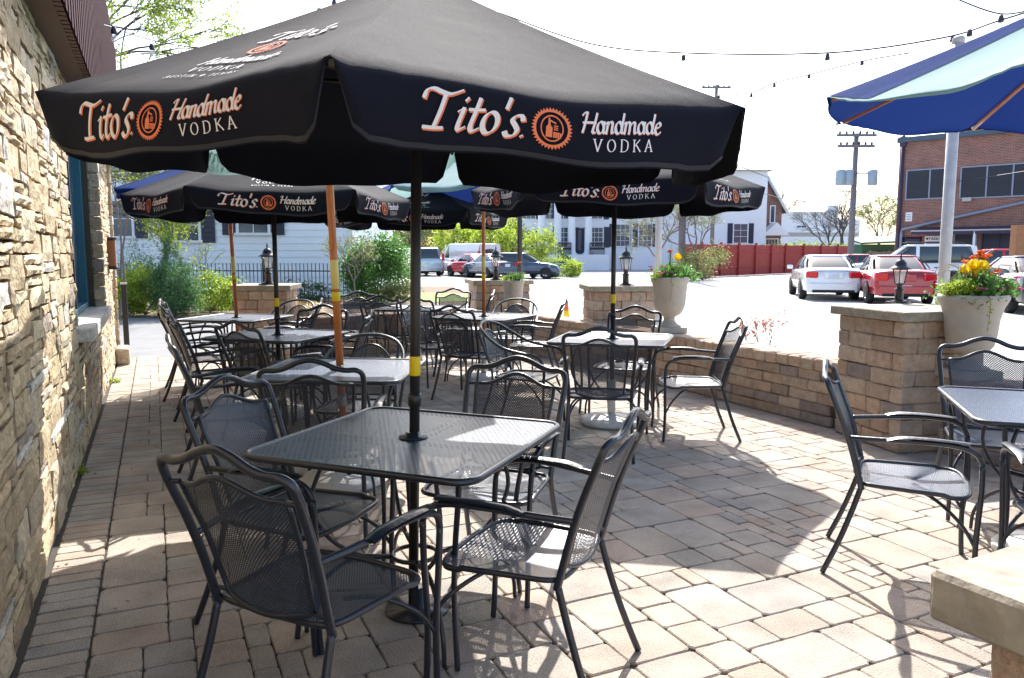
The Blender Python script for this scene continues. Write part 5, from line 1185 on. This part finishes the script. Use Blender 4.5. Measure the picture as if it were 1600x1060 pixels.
cable('string_light_cable', L2([(780, 20, 10), (920, 68, 9.5), (1068, 83, 9), (1293, 83, 8.3), (1470, 60, 7.7), (1560, 33, 7.3), (1640, 8, 7)]), 'main string light cable crossing the sky above the parking lot', .0095)
cable('string_light_cable', L2([(1120, 150, 14), (1174, 145, 13), (1210, 130, 12.5), (1264, 117, 12), (1347, 96, 11), (1420, 83, 10)]), 'lower string light cable running up towards the right blue umbrella', .011)
cable('string_light_cable', L2([(1480, -8, 8), (1565, 22, 7.4), (1640, 5, 7)]), 'short cable at the top right corner of the sky', .008)
cable('power_line', L2([(1180, 250, 40), (1329, 285, 42), (1440, 290, 41), (1640, 262, 33)]), 'power line crossing in front of the brick building windows', .02)
cable('power_line', L2([(1160, 262, 42), (1240, 290, 43), (1329, 300, 42)]), 'second power line left of the utility pole', .018)
cable('power_line', L2([(1150, 288, 50), (1230, 312, 46), (1329, 316, 42)]), 'lowest power line left of the utility pole', .018)
cable('power_line', L2([(1329, 316, 42), (1400, 330, 44), (1470, 318, 40.2)]), 'service cable from the utility pole to the brick building', .016)
def bulb(px, py, Y, label, s=1.0):
    q = D(px, py, Y); t_ = thing('string_light_bulb', label, 'bulb', tuple(q), 0, 'string light bulbs against the sky'); t_.scale = (s, s, s)
    m = MB(); m.lathe([(.012, .03), (.02, .025), (.028, -.02), (.026, -.035)], seg=10); m.build('socket', 'wire', t_)
    m = MB(); m.lathe([(.014, -.035), (.02, -.05), (.03, -.075), (.026, -.1), (.01, -.112)], seg=12); m.build('glass_bulb', 'lampglass', t_)
BLB = [(178, 47, 7.2, 'bulb just right of the maroon fascia'), (237, 73, 8.3, 'bulb in front of the leafy branches at the top left'), (146, 122, 8.4, 'bulb at the lower end of the maroon fascia'), (522, 3, 8.6, 'bulb at the top edge above the left slope of the huge umbrella'),
       (1068, 90, 9, 'first bulb right of the huge umbrella top'), (1293, 89, 8.3, 'bulb on the level part of the upper cable'), (1123, 151, 14, 'faint bulb beside the distant crossarm'), (1174, 149, 13, 'lowest bulb in the sky right of the huge umbrella'), (1210, 133, 12.5, 'bulb just above the lowest one'), (1264, 119, 12, 'middle bulb of the lower cable'), (1347, 98, 11, 'uppermost bulb of the lower cable'),
       (1489, 60, 7.7, 'bulb beside the top of the grey post'), (1515, 51, 7.5, 'bulb over the blue edge of the right umbrella'), (1564, 29, 7.3, 'largest bulb near the top right corner')]
for px, py, Y, lab in BLB: bulb(px, py, Y, lab, .95)
cn = G(885, 490, -.06); cn = D(885, 490, 13.6); t_ = thing('traffic_cone', 'small orange traffic cone beyond the wall between the two middle pillars', 'cone', (cn.x, 13.6, .0)); m = MB(); m.lathe([(.11, 0), (.11, .03), (.085, .035), (.03, .6), (.02, .62)], seg=18); m.build('cone_body', 'cone', t_); m = MB(); m.lathe([(.056, .34), (.058, .341), (.047, .44), (.045, .441)], seg=18); m.build('reflective_band', 'yellow', t_)
t_.location.z = D(885, 493, 13.6).z
t_.location.z = 0.0

# ------------------------------------------------------------------ cars
def loft(m, sections, closed_ends=True, smooth=True):
    n = len(sections[0]); vs = [p for s_ in sections for p in s_]
    fs = [(i * n + k, i * n + (k + 1) % n, (i + 1) * n + (k + 1) % n, (i + 1) * n + k) for i in range(len(sections) - 1) for k in range(n)]
    if closed_ends: fs += [tuple(reversed(range(n))), tuple((len(sections) - 1) * n + k for k in range(n))]
    m.add(vs, fs, smooth)
KIND = {
 'sedan': dict(L=4.8, W=.9, belt=[(-2.38, .52, .66), (-2.36, .80, .80), (-2.28, .96, .84), (-2.1, 1.02, .87), (-1.6, 1.03, .89), (-.6, .985, .9), (.85, .95, .9), (1.5, .90, .88), (2.05, .79, .83), (2.3, .66, .74), (2.38, .5, .62)], roof=(-1.75, -.95, .15, 1.05, 1.43, .62), wh=.32, wy=(-1.42, 1.45)),
 'suv': dict(L=5.1, W=.97, belt=[(-2.52, .5, .8), (-2.5, .95, .92), (-2.46, 1.12, .94), (-1.6, 1.14, .97), (.6, 1.12, .97), (1.1, 1.13, .96), (1.9, 1.06, .93), (2.35, .95, .88), (2.5, .6, .8)], roof=(-2.44, -2.18, .15, .95, 1.82, .76), wh=.40, wy=(-1.5, 1.55)),
 'van': dict(L=5.6, W=.99, belt=[(-2.8, .5, .9), (-2.79, 1.1, .97), (-2.77, 1.2, .98), (-1, 1.2, .99), (1.3, 1.18, .99), (1.9, 1.12, .96), (2.5, .98, .9), (2.78, .6, .84)], roof=(-2.77, -2.66, 1.15, 1.95, 2.1, .82), wh=.37, wy=(-1.7, 1.8)),
 'hatch': dict(L=4.2, W=.88, belt=[(-2.1, .5, .7), (-2.08, .85, .82), (-2.0, 1.0, .85), (-1.2, 1.02, .88), (.8, .97, .88), (1.4, .9, .85), (1.9, .78, .78), (2.1, .52, .66)], roof=(-1.98, -1.5, .1, 1.05, 1.5, .62), wh=.32, wy=(-1.28, 1.3)),
}
def car(name, label, kind, mat, x, y, heading, z=-.06, plate=True, detail=2, group=None, lamps='corner'):
    k = KIND[kind]; t_ = thing(name, label, 'car' if kind != 'van' else 'van', (x, y, z), R(heading - 90), group); W = k['W']
    def sec(yy, zt, hw, zb=.27):
        pts = [(hw * .80, zb), (hw * .97, zb + .06), (hw * 1.0, zb + (zt - zb) * .42), (hw * .985, zb + (zt - zb) * .62), (hw * .955, zt - .07), (hw * .90, zt - .012), (hw * .45, zt + .018)]
        return [Vector((a, yy, c)) for a, c in pts] + [Vector((-a, yy, c)) for a, c in reversed(pts)]
    m = MB(); S_ = []
    for (a, c) in zip(k['belt'], k['belt'][1:]):
        for q in range(3): t = q / 3; S_.append(sec(a[0] + (c[0] - a[0]) * t, a[1] + (c[1] - a[1]) * t, a[2] + (c[2] - a[2]) * t))
    S_.append(sec(*k['belt'][-1])); loft(m, S_); body = m.build('body', mat, t_)
    yr0, yr1, yf1, yf0, zr, hr = k['roof']
    def belt_at(yy):
        for a, c in zip(k['belt'], k['belt'][1:]):
            if a[0] <= yy <= c[0]: t = (yy - a[0]) / (c[0] - a[0]); return a[1] + (c[1] - a[1]) * t, a[2] + (c[2] - a[2]) * t
        return k['belt'][0][1:] if yy < 0 else k['belt'][-1][1:]
    def hull(u, v):        # u around the cabin, v up: rounded rectangle from belt to roof
        n = 28; a = 2 * math.pi * u; c_, s_ = math.cos(a), math.sin(a); e = .32; X = math.copysign(abs(c_) ** e, c_); Y = math.copysign(abs(s_) ** e, s_)
        yb_, yt = (yr0 + (yf0 - yr0) * (Y + 1) / 2), (yr1 + (yf1 - yr1) * (Y + 1) / 2); bz, bw2 = belt_at(yb_); bz -= .03
        vv = v; bul = .035 * math.sin(math.pi * v); hw = (bw2 * .885) * (1 - vv) + hr * vv + bul
        return Vector((X * hw, yb_ * (1 - vv) + yt * vv + (bul * 1.2 * (1 if Y > 0 else -1) if abs(Y) > .9 else 0), bz + (zr - .04 - bz) * vv))
    m = MB(); m.grid(hull, 56, 6); m.build('windows', 'glass', t_)
    m = MB(); top = [hull(i / 56, 1) for i in range(56)]; ce = Vector((0, (yr1 + yf1) / 2, 0)); vs = []
    for f, dz in ((1.0, -.03), (1.025, .0), (.99, .03), (.9, .05), (.6, .062), (.2, .066)):
        for p in top: q = ce + (p - ce) * f; vs.append(Vector((q.x, q.y, p.z + dz)))
    n = 56; m.add(vs, [(r * n + i, r * n + (i + 1) % n, (r + 1) * n + (i + 1) % n, (r + 1) * n + i) for r in range(5) for i in range(n)] + [tuple(5 * n + i for i in range(n))], True); m.build('roof', mat, t_)
    # pillars of body colour
    m = MB()
    def side_at(yb_f, yt_f, sx):
        yb_, yt = yb_f, yt_f; bz, bw2 = belt_at(yb_); return [Vector((sx * (bw2 * .885 * (1 - v) + hr * v + .035 * math.sin(math.pi * v) + .006), yb_ * (1 - v) + yt * v, bz - .03 + (zr - .04 - (bz - .03)) * v)) for v in (0, .25, .5, .75, 1.0)]
    pil = [(yr0 + .04, yr1 + .02, .10 if kind != 'van' else .05), (yf0 - .03, yf1 - .02, .05)]
    if kind == 'sedan': pil += [(-.28, -.3, .05)]
    if kind == 'hatch': pil += [(-.28, -.3, .05)]
    if kind == 'suv': pil += [(-.28, -.28, .06), (-1.35, -1.3, .07)]
    if kind == 'van': pil += [(-1.0 + .0, -1.0, 1.72), (1.28, 1.15, .06)]
    for sx in (-1, 1):
        for yb_, yt, ww in pil:
            c0 = side_at(yb_ - ww, yt - ww, sx); c1 = side_at(yb_ + ww, yt + ww, sx)
            for a, c, d, e in zip(c0, c1, c1[1:], c0[1:]): m.quad(a, c, d, e)
    if kind in ('sedan', 'suv', 'hatch', 'van'):
        for sx in (-1, 1):       # rear corner strips
            a = hull(.75 + sx * .055, 0); 
            st = [hull(.75 + sx * .062, v) + Vector((sx * .004, -.01, 0)) for v in (0, .25, .5, .75, 1)]; st2 = [hull(.75 + sx * .088, v) + Vector((sx * .006, -.01, 0)) for v in (0, .25, .5, .75, 1)]
            for a, c, d, e in zip(st, st2, st2[1:], st[1:]): m.quad(a, c, d, e)
    if kind == 'van':
        a = [(-W * .86, -2.8, 1.1), (W * .86, -2.8, 1.1), (hr * 1.0, -2.70, 2.08), (-hr * 1.0, -2.70, 2.08)]; m.add(a, [(0, 1, 2, 3)])
    m.build('window_pillars', mat, t_)
    yb0 = k['belt'][0][0]
    for sx in (-1, 1):
        for wy in k['wy']:
            r = k['wh']; m = MB(); P_ = [(r * .55, -.11), (r * .93, -.11), (r, -.08), (r, .08), (r * .93, .11), (r * .55, .11)]; seg = 24
            vs = [(sx * (W - .10) + yy, wy + rr * math.cos(2 * math.pi * q / seg), r + rr * math.sin(2 * math.pi * q / seg)) for rr, yy in P_ for q in range(seg)]
            m.add(vs, [(i * seg + q, i * seg + (q + 1) % seg, (i + 1) * seg + (q + 1) % seg, (i + 1) * seg + q) for i in range(5) for q in range(seg)], True); wl_ = m.build('wheel', 'rubber', t_)
            m = MB(); X = sx * (W - .10 + .085)
            for q in range(5):
                a = 2 * math.pi * q / 5; ca, sa = math.cos(a), math.sin(a); t2 = (-sa, ca); f = lambda rr, ww: (X, wy + rr * ca + ww * t2[0], r + rr * sa + ww * t2[1])
                m.add([f(.03, -.035), f(r * .58, -.05), f(r * .58, .05), f(.03, .035)], [(0, 1, 2, 3)])
            m.tube([(X, wy + r * .59 * math.cos(2 * math.pi * q / 20), r + r * .59 * math.sin(2 * math.pi * q / 20)) for q in range(20)], .022, 5, closed=True); m.build('rim', 'rim', wl_)
            m = MB(); X = sx * (W + .006); n = 18
            vs = [(sx * (W * .93), wy + (r + .055) * math.cos(math.pi * q / n), r + (r + .055) * math.sin(math.pi * q / n) * .98) for q in range(n + 1)] + [(X, wy + (r + .055) * math.cos(math.pi * q / n), r + (r + .055) * math.sin(math.pi * q / n) * .98) for q in range(n + 1)] + [(X, wy, r * .75)]
            m.add(vs, [(n + 1 + q, n + 2 + q, 2 * n + 2) for q in range(n)]); m.build('wheel_arch', 'rubber', t_)
    # rear end
    def rear_y(zz):
        for a, c in zip(k['belt'], k['belt'][1:]):
            if zz <= c[1]: return a[0] + (c[0] - a[0]) * max(0, (zz - a[1]) / max(1e-6, c[1] - a[1]))
        return k['belt'][2][0]
    m = MB(); m.block((0, yb0 - .01, .27), (1, 0, 0), (0, 1, 0), (0, 0, 1), (W * 1.62, .12, .30), .035, 0); bump = m.build('bumper', mat, t_)
    m = MB(); m.block((0, yb0 - .035, .255), (1, 0, 0), (0, 1, 0), (0, 0, 1), (W * 1.4, .1, .10), .02, 0); m.build('lower_trim', 'rubber', bump)
    if kind in ('sedan', 'hatch'):
        for sx in (-1, 1):
            m = MB(); zl = .72; m.block((sx * W * .70, yb0 + .055, zl), Vector((1, sx * .25, 0)).normalized(), Vector((-sx * .25, 1, 0)).normalized(), (0, 0, 1), (.36, .16, .2), .025, 0); m.build('tail_lamp', 'redlamp', t_)
        m = MB(); m.block((0, yb0 - .0, .70), (1, 0, 0), (0, 1, 0), (0, 0, 1), (.55, .06, .19), .01, 0); m.build('plate_recess', mat, t_)
        m = MB(); m.box((0, yb0 - .036, .79 if lamps != 'low' else .50), (.32, .012, .16)); m.build('number_plate', 'plate', t_)
        m = MB(); m.tube([(-W * .72, yb0 + .03, .93), (0, yb0 + .0, .945), (W * .72, yb0 + .03, .93)], .006, 4); m.build('boot_seam', 'rubber', t_)
    else:
        h0 = 1.0 if kind == 'suv' else 1.15
        for sx in (-1, 1): m = MB(); m.block((sx * (W - .09), yb0 + .03, h0), (1, 0, 0), (0, 1, 0), (0, 0, 1), (.14, .12, .48), .02, 0); m.build('tail_lamp', 'redlamp', t_)
        m = MB(); m.box((0, yb0 - .035, .85), (.32, .012, .16)); m.build('number_plate', 'plate', t_)
    if detail > 1:
        for sx in (-1, 1):
            yf = yf0 - .25; bz, bw2 = belt_at(yf); m = MB(); m.block((sx * (bw2 + .09), yf, bz + .0), (1, 0, 0), (0, 1, 0), (0, 0, 1), (.2, .1, .14), .03, 0); m.build('mirror', mat, t_)
            m = MB()
            for yy in ((-.30, .80) if kind != 'van' else (1.15, .1)): bz, bw2 = belt_at(yy); m.tube([(sx * bw2 * 1.002, yy, .4), (sx * bw2 * .99, yy, bz * .7), (sx * bw2 * .955, yy, bz - .07)], .006, 4)
            for yy in (-.95, .15): bz, bw2 = belt_at(yy); m.block((sx * bw2 * .985, yy, bz - .2), (1, 0, 0), (0, 1, 0), (0, 0, 1), (.03, .18, .03), .006, 0)
            m.build('door_seams', 'rubber', t_)
    if kind == 'suv':
        for sx in (-1, 1): m = MB(); m.tube([(sx * .62, -1.9, 1.86), (sx * .62, -1.8, 1.92), (sx * .62, .1, 1.92), (sx * .62, .2, 1.86)], .022, 6); m.build('roof_rail', 'lantern', t_)
    for sx in (-1, 1):
        m = MB(); yy = k['belt'][-3][0] + .05; bz, bw2 = belt_at(yy); m.block((sx * bw2 * .8, yy + .12, bz - .2), Vector((1, -sx * .5, 0)).normalized(), Vector((sx * .5, 1, 0)).normalized(), (0, 0, 1), (.34, .14, .16), .03, 0); m.build('headlight', 'lampglass', t_)
    return t_, body
for nme, c, mt in (('white', (.72, .74, .76), .1), ('silver', (.42, .46, .50), .6), ('red', (.35, .012, .02), .25), ('darkred', (.24, .008, .018), .3), ('navy', (.006, .008, .02), .0), ('dkblue', (.05, .075, .12), .4), ('bright', (.55, .02, .03), .2), ('pearl', (.60, .64, .68), .2)): M['p_' + nme] = paint(nme + '_car_paint', c, mt)
def cx(px, Y): return D(px, 400, Y).x
car('parked_car', 'white sedan with its tail towards the camera, leftmost of the near parked cars', 'sedan', 'p_white', cx(1292, 26.3), 26.6, 76, lamps='mid')
c_, body = car('parked_car', 'dark red sedan parked right behind the nearest lantern, low number plate', 'sedan', 'p_red', cx(1400, 24), 24.4, 75, lamps='low')
m = MB()
for sx in (-1, 1): m.tube([(sx * .045 + .05 * math.cos(2 * math.pi * q / 14), -2.39 - .012, .86 + .028 * math.sin(2 * math.pi * q / 14)) for q in range(14)], .005, 5, closed=True)
m.build('badge', 'chrome', c_)
car('parked_car', 'large white SUV with roof rails parked side-on behind the red sedan', 'suv', 'p_white', cx(1418, 31), 31, 158)
car('parked_car', 'red car of which only the roof shows between the white sedan and the white SUV', 'sedan', 'p_darkred', cx(1330, 36), 36.5, 168)
car('parked_car', 'bright red car behind the large urn, only roof and windows visible', 'hatch', 'p_bright', cx(1556, 31), 31.5, 170, z=.1)
car('parked_car', 'black sedan at the right edge beyond the large urn, red tail lamp showing', 'sedan', 'p_navy', cx(1590, 21), 20.6, 75)
car('parked_car', 'silver SUV at the left of the distant row, mostly behind the main pole', 'suv', 'p_silver', cx(656, 52), 52, 112)
car('parked_van', 'white delivery van in the distant row', 'van', 'p_white', cx(726, 50.5), 52, 128)
car('parked_car', 'bright red sedan beside the white van', 'sedan', 'p_bright', cx(735, 47), 49, 120)
car('parked_car', 'dark blue sedan right of the distant red one, behind the thin orange pole', 'sedan', 'p_dkblue', cx(763, 45), 46.5, 118)
car('parked_car', 'silver car with red lamps partly behind the farthest lantern', 'sedan', 'p_silver', cx(797, 45), 47.5, 120)
car('parked_car', 'dark grey hatchback at the right end of the distant row, front wheel showing', 'hatch', 'p_dkblue', cx(822, 44), 45.5, 150 - 180 + 20)
car('parked_car', 'pale blue truck end far left of the main pole beyond the green bush', 'suv', 'p_pearl', cx(632, 58), 58, 175)

# ------------------------------------------------------------------ plants and trees outside
def XY(px, Y): return D(px, 400, Y).x
shrub('conifer', 'feathery green conifer in front of the iron fence at the left', 'shrub', XY(268, 17.6), 17.6, 0, (.62, .5, .6), 12000, .045, 'conifer', 11, stems=14, asp=.16, nclump=40)
shrub('conifer_spire', 'pointed feathery top of a narrow conifer rising behind the feathery one', 'shrub', XY(263, 18.3), 18.3, 0, (.22, .22, .95), 3500, .05, 'conifer', 111, asp=.14, nclump=26)
shrub('young_fir', 'thin pointed leader of young blue green fir left of the feathery conifer', 'shrub', XY(215, 20.3), 20.3, 0, (.42, .4, .85), 3200, .05, 'dgreen', 12, asp=.14, nclump=20)
shrub('leafy_shrub', 'bright lime leafed shrub left of the feathery conifer', 'shrub', XY(222, 18.2), 18.2, 0, (.62, .5, .58), 3900, .036, 'lime', 13, nclump=30)
shrub('leafy_shrub', 'low lime leafed shrub nearest the far end of the stone wall', 'shrub', XY(192, 17.6), 17.7, 0, (.42, .4, .42), 2250, .036, 'lime', 14, nclump=22)
shrub('leafy_shrub', 'lime leafed shrub right of the feathery conifer against the iron pickets', 'shrub', XY(325, 18.9), 18.9, 0, (.75, .45, .47), 3600, .036, 'lime', 15, nclump=30)
shrub('leafy_shrub', 'spring shrub with yellow green twig tips by the fence post', 'shrub', XY(352, 20.2), 20.2, 0, (.5, .35, .36), 1200, .05, 'green', 16, nclump=18)
bare('twiggy_shrub', 'tall thin twiggy shrub with a few leaves rising above the lime shrubs', XY(312, 19.4), 19.4, 2.2, 17, .02, .4, 4, 'bark', 'lime', 160, .03, 'shrub', z=0)
shrub('round_bush', 'big rounded deep green bush at the corner of the siding house', 'shrub', XY(588, 22.5), 22.5, 0, (.85, .8, .93), 16000, .04, 'green', 18, nclump=70, shell=.6)
bare('twiggy_shrub', 'grey leafless twiggy shrub just left of the big rounded bush', XY(552, 20.6), 20.6, 2.3, 19, .035, .55, 5, 'bark', 'olive', 900, .025, 'shrub', z=0)
shrub('low_bush', 'small olive bush at the right foot of the big rounded bush', 'shrub', XY(622, 21.8), 21.8, 0, (.42, .4, .3), 2600, .03, 'olive', 20, nclump=26)
shrub('low_bush', 'low dark blue green planting behind the iron fence near the left pillar', 'shrub', XY(462, 21.8), 21.8, 0, (.95, .3, .33), 2600, .035, 'dgreen', 22, nclump=26)
t_ = thing('ornamental_grass', 'clump of dry straw-coloured grass behind the left part of the low wall', 'grass', (XY(471, 16.5), 16.5, 0)); m = MB(); r_ = random.Random(5)
for _ in range(900):
    a, s_ = r_.uniform(0, 6.28), r_.uniform(.05, .5); x0_, y0_ = .16 * math.cos(a), .16 * math.sin(a); h_ = r_.uniform(.2, .42); w_ = Vector((-math.sin(a), math.cos(a), 0)) * .006
    p0, p1, p2 = Vector((x0_, y0_, 0)), Vector((x0_ + s_ * .5 * math.cos(a), y0_ + s_ * .5 * math.sin(a), h_)), Vector((x0_ + s_ * math.cos(a), y0_ + s_ * math.sin(a), h_ * r_.uniform(.3, .9)))
    m.add([p0 - w_, p0 + w_, p1 + w_, p1 - w_, p2], [(0, 1, 2, 3), (3, 2, 4)])
m.build('blades', 'straw', t_)
# red leafed stems outside the curved wall
for i, (px, Yq, hh) in enumerate(((1166, 8.9, .3), (1184, 8.6, .34), (1203, 8.3, .42))):
    q = D(px, 540, Yq); bare('red_shrub', ['short red leafed sprig outside the curved wall, left one', 'middle red leafed sprig outside the curved wall', 'tallest red leafed sprig outside the curved wall, nearest the big pillar'][i], q.x, Yq, hh * 1.7, 40 + i, .006, .35, 3, 'bark', 'redleaf', 90, .016, 'shrub', z=.28)
# trees
m = MB(); r_ = random.Random(404)
for k in range(260):
    s_ = r_.uniform(2.6, 11); v_ = WV + .03 + abs(r_.gauss(0, .25)) if k % 2 else r_.uniform(WV, 4.5); q = SV(s_, v_, .004)
    if inside(q.x, q.y) and q.y > 2: leaf(m, q, .010 * r_.uniform(.4, 1.3), r_, 3)
tag(m.build('leaf_litter', 'straw'), 'scattered dry leaf bits and crumbs on the paving', 'litter', kind='stuff')
tree('young_tree', 'bright yellow green young tree before the white building porch', XY(845, 52), 52, 3, 2.0, (1.1, 1.0, 1.05), 2200, .085, 'lime', 31, .07, group='bright young trees round the lot')
tree('young_tree', 'bright yellow green tree behind the white van', XY(710, 60), 60, 3, 2.4, (1.5, 1.3, 1.35), 2600, .12, 'lime', 32, .1, group='bright young trees round the lot')
tree('young_tree', 'bright yellow green tree between the thin orange pole and the black lamp post', XY(770, 58), 58, 3, 2.4, (1.5, 1.3, 1.5), 2800, .12, 'lime', 33, .1, group='bright young trees round the lot')
tree('young_tree', 'bright yellow green tree behind the farthest lantern', XY(798, 62), 62, 3, 2.6, (1.2, 1.2, 1.5), 2000, .12, 'lime', 34, .1, group='bright young trees round the lot')
tree('woodland_tree', 'olive budding tree behind the big rounded bush', XY(640, 78), 78, 5, 4.0, (3, 2, 2.6), 3800, .15, 'olive', 35, .14, group='budding trees far behind the cars')
tree('woodland_tree', 'rusty budding tree above the silver SUV', XY(668, 82), 82, 5, 3.6, (2.2, 2, 2.6), 3000, .15, 'straw', 36, .14, group='budding trees far behind the cars')
tree('woodland_tree', 'grey green budding tree right of the white van', XY(745, 88), 88, 5, 4.2, (3.6, 2, 2.6), 3600, .16, 'olive', 37, .16, group='budding trees far behind the cars')
tree('woodland_tree', 'olive budding tree left of the white building', XY(800, 95), 95, 5, 4.6, (3.2, 2, 3.4), 3600, .16, 'olive', 38, .16, group='budding trees far behind the cars')
b = MB(); r_ = random.Random(77)
for k in range(9): crown(b, (-20 + k * 6.5, 112 + r_.uniform(-3, 3), 3.6), (4.4, 2.5, 3.4 + r_.uniform(-.6, .8)), 1500, .3, r_, 26)
tag(b.build('distant_woodland', 'olive'), 'hazy budding woodland filling the gap behind the distant cars', 'woodland', kind='stuff')
bare('twiggy_shrub', 'large grey twiggy shrub in front of the white building, left half', XY(1030, 45), 45, 5.2, 51, .09, .55, 6, 'bark', 'olive', 1500, .04, 'shrub')
bare('twiggy_shrub', 'large grey twiggy shrub by the dark utility pole at the end of the red fence', XY(1086, 43.5), 43.5, 5.6, 52, .09, .6, 6, 'bark', 'olive', 2600, .045, 'shrub')
shrub('low_bush', 'olive undergrowth at the left end of the red board fence', 'shrub', XY(1098, 43), 43, -.05, (1.3, .8, .95), 3600, .06, 'olive', 53, nclump=30)
bare('bare_tree', 'bare dark tree left of the utility pole with transformers', XY(1296, 68), 68, 7.2, 61, .13, .5, 6, 'darkbark')
bare('bare_tree', 'second bare tree just right behind the first one at the utility pole', XY(1314, 74), 74, 7, 62, .18, .5, 6, 'darkbark')
bare('bare_tree', 'pale budding tree between the utility pole and the brick building', XY(1372, 66), 66, 7, 63, .13, .6, 6, 'bark', 'olive', 3600, .07)
bare('bare_tree', 'bare tree top behind the red brick gabled house', XY(1196, 95), 95, 13, 64, .2, .5, 5, 'darkbark')
for i, (px, Y, rx, h_, lab) in enumerate(((872, 50, 1.3, .62, 'clipped yellow green hedge with the dark sign in front of the white porch'), (856, 46, .7, .5, 'small hedge at the front wheel of the dark hatchback'), (893, 48, .6, .5, 'right end hedge of the island before the white building'))):
    shrub('hedge', lab, 'hedge', XY(px, Y), Y, -.05, (rx, .6, h_ * .9), 2600, .06, 'lime' if i != 1 else 'green', 70 + i, nclump=34, shell=.75)
shrub('ball_bush', 'round clipped dark green bush before the porch steps', 'shrub', XY(880, 58), 58, .35, (.52, .5, .45), 3200, .06, 'dgreen', 75, nclump=60, shell=.8)
shrub('ball_bush', 'flat dark green bush behind the young bright tree', 'shrub', XY(831, 58), 58, .35, (.65, .5, .42), 3200, .06, 'dgreen', 76, nclump=60, shell=.8)
shrub('low_bush', 'low green growth along the top of the red fence', 'shrub', XY(1262, 66), 66, .9, (4.0, .6, .75), 3200, .09, 'lime', 77, nclump=40)
q = D(877, 409, 49); sg = thing('monument_sign', 'dark low sign with pale letters standing in the yellow green hedge', 'sign', (q.x, 49, .0)); m = MB(); m.block((0, 0, .62), (1, 0, 0), (0, 1, 0), (0, 0, 1), (1.0, .12, .26), .01, 0); m.box((-.35, 0, .3), (.08, .08, .7)); m.box((.35, 0, .3), (.08, .08, .7)); bo = m.build('sign_board', 'shutter', sg)
m = MB()
for k in range(6): m.box((-.32 + k * .13, -.066, .76), (.08, .01, .06))
m.build('sign_letters', 'trim', bo)
# big tree at the top left, behind the building corner
t_ = thing('large_tree', 'large spring tree with fresh yellow green leaves behind the end of the maroon fascia', 'tree', (XY(95, 21), 21, 0)); r_ = random.Random(91); m = MB(); lf = MB()
base = Vector((0, 0, 0)); tips = []
m.tube(catmull([(0, 0, 0), (.1, 0, 2.5), (.2, 0, 5.0), (.5, 0, 8.0)], 5), [.22, .215, .21, .2, .2, .19, .18, .17, .16, .15, .14, .13, .12, .11, .1, .09], 10)
def grow(p, d, l, r, k):
    q = p + d * l; mid = p.lerp(q, .5) + Vector((0, 0, .05 * l)); m.tube([p, mid, q], [r, r * .8, r * .6], 5, caps=False)
    if k <= 2: tips.append((p, q))
    if k == 0: return
    for _ in range(3):
        nd = (d + Vector((r_.gauss(.05, .38), r_.gauss(0, .4), r_.gauss(.02, .33)))).normalized(); grow(q if r_.random() < .5 else p.lerp(q, r_.uniform(.5, .95)), nd, l * r_.uniform(.62, .85), r * .6, k - 1)
for z0, el in ((2.6, -.05), (3.4, .1), (4.2, .12), (4.9, .22), (5.4, .3), (5.9, .5), (6.4, .7), (3.8, .0), (5.0, .05), (6.8, .3)): grow(Vector((.15, 0, z0)), Vector((1, r_.uniform(-.5, .2), el)).normalized(), r_.uniform(1.2, 1.7), .06, 5)
for i in range(40000):
    a, c = tips[int(len(tips) * r_.random() ** .9)]; leaf(lf, a.lerp(c, r_.random()) + Vector((r_.gauss(0, .08), r_.gauss(0, .08), r_.gauss(-.02, .08))), .037, r_)
m.build('trunk', 'darkbark', t_); lf.build('crown', 'lime', t_)
# low leaning bare branches before the siding house
bare('twiggy_shrub', 'pale leaning twigs with yellow buds in front of the left end of the siding house', XY(178, 16), 16, 5.0, 93, .035, .5, 5, 'bark', 'lime', 700, .028, 'shrub', z=0, lean=(.12, 0))
# weeds in the paving
for i, (px, py, lab) in enumerate(((180, 598, 'small bright weed at the foot of the wall near its far end'), (122, 742, 'small weed tuft at the foot of the wall in the middle'), (1240, 652, 'small weed at the foot of the curved wall'), (1333, 683, 'tiny weed at the foot of the big pillar'))):
    q = G(px, py); m = MB(); r_ = random.Random(200 + i); [leaf(m, Vector((r_.gauss(0, .03), r_.gauss(0, .025), abs(r_.gauss(.02, .015)))), .014, r_) for _ in range(130)]
    tag(m.build('weed', 'lime', None, tuple(q)), lab, 'weed')
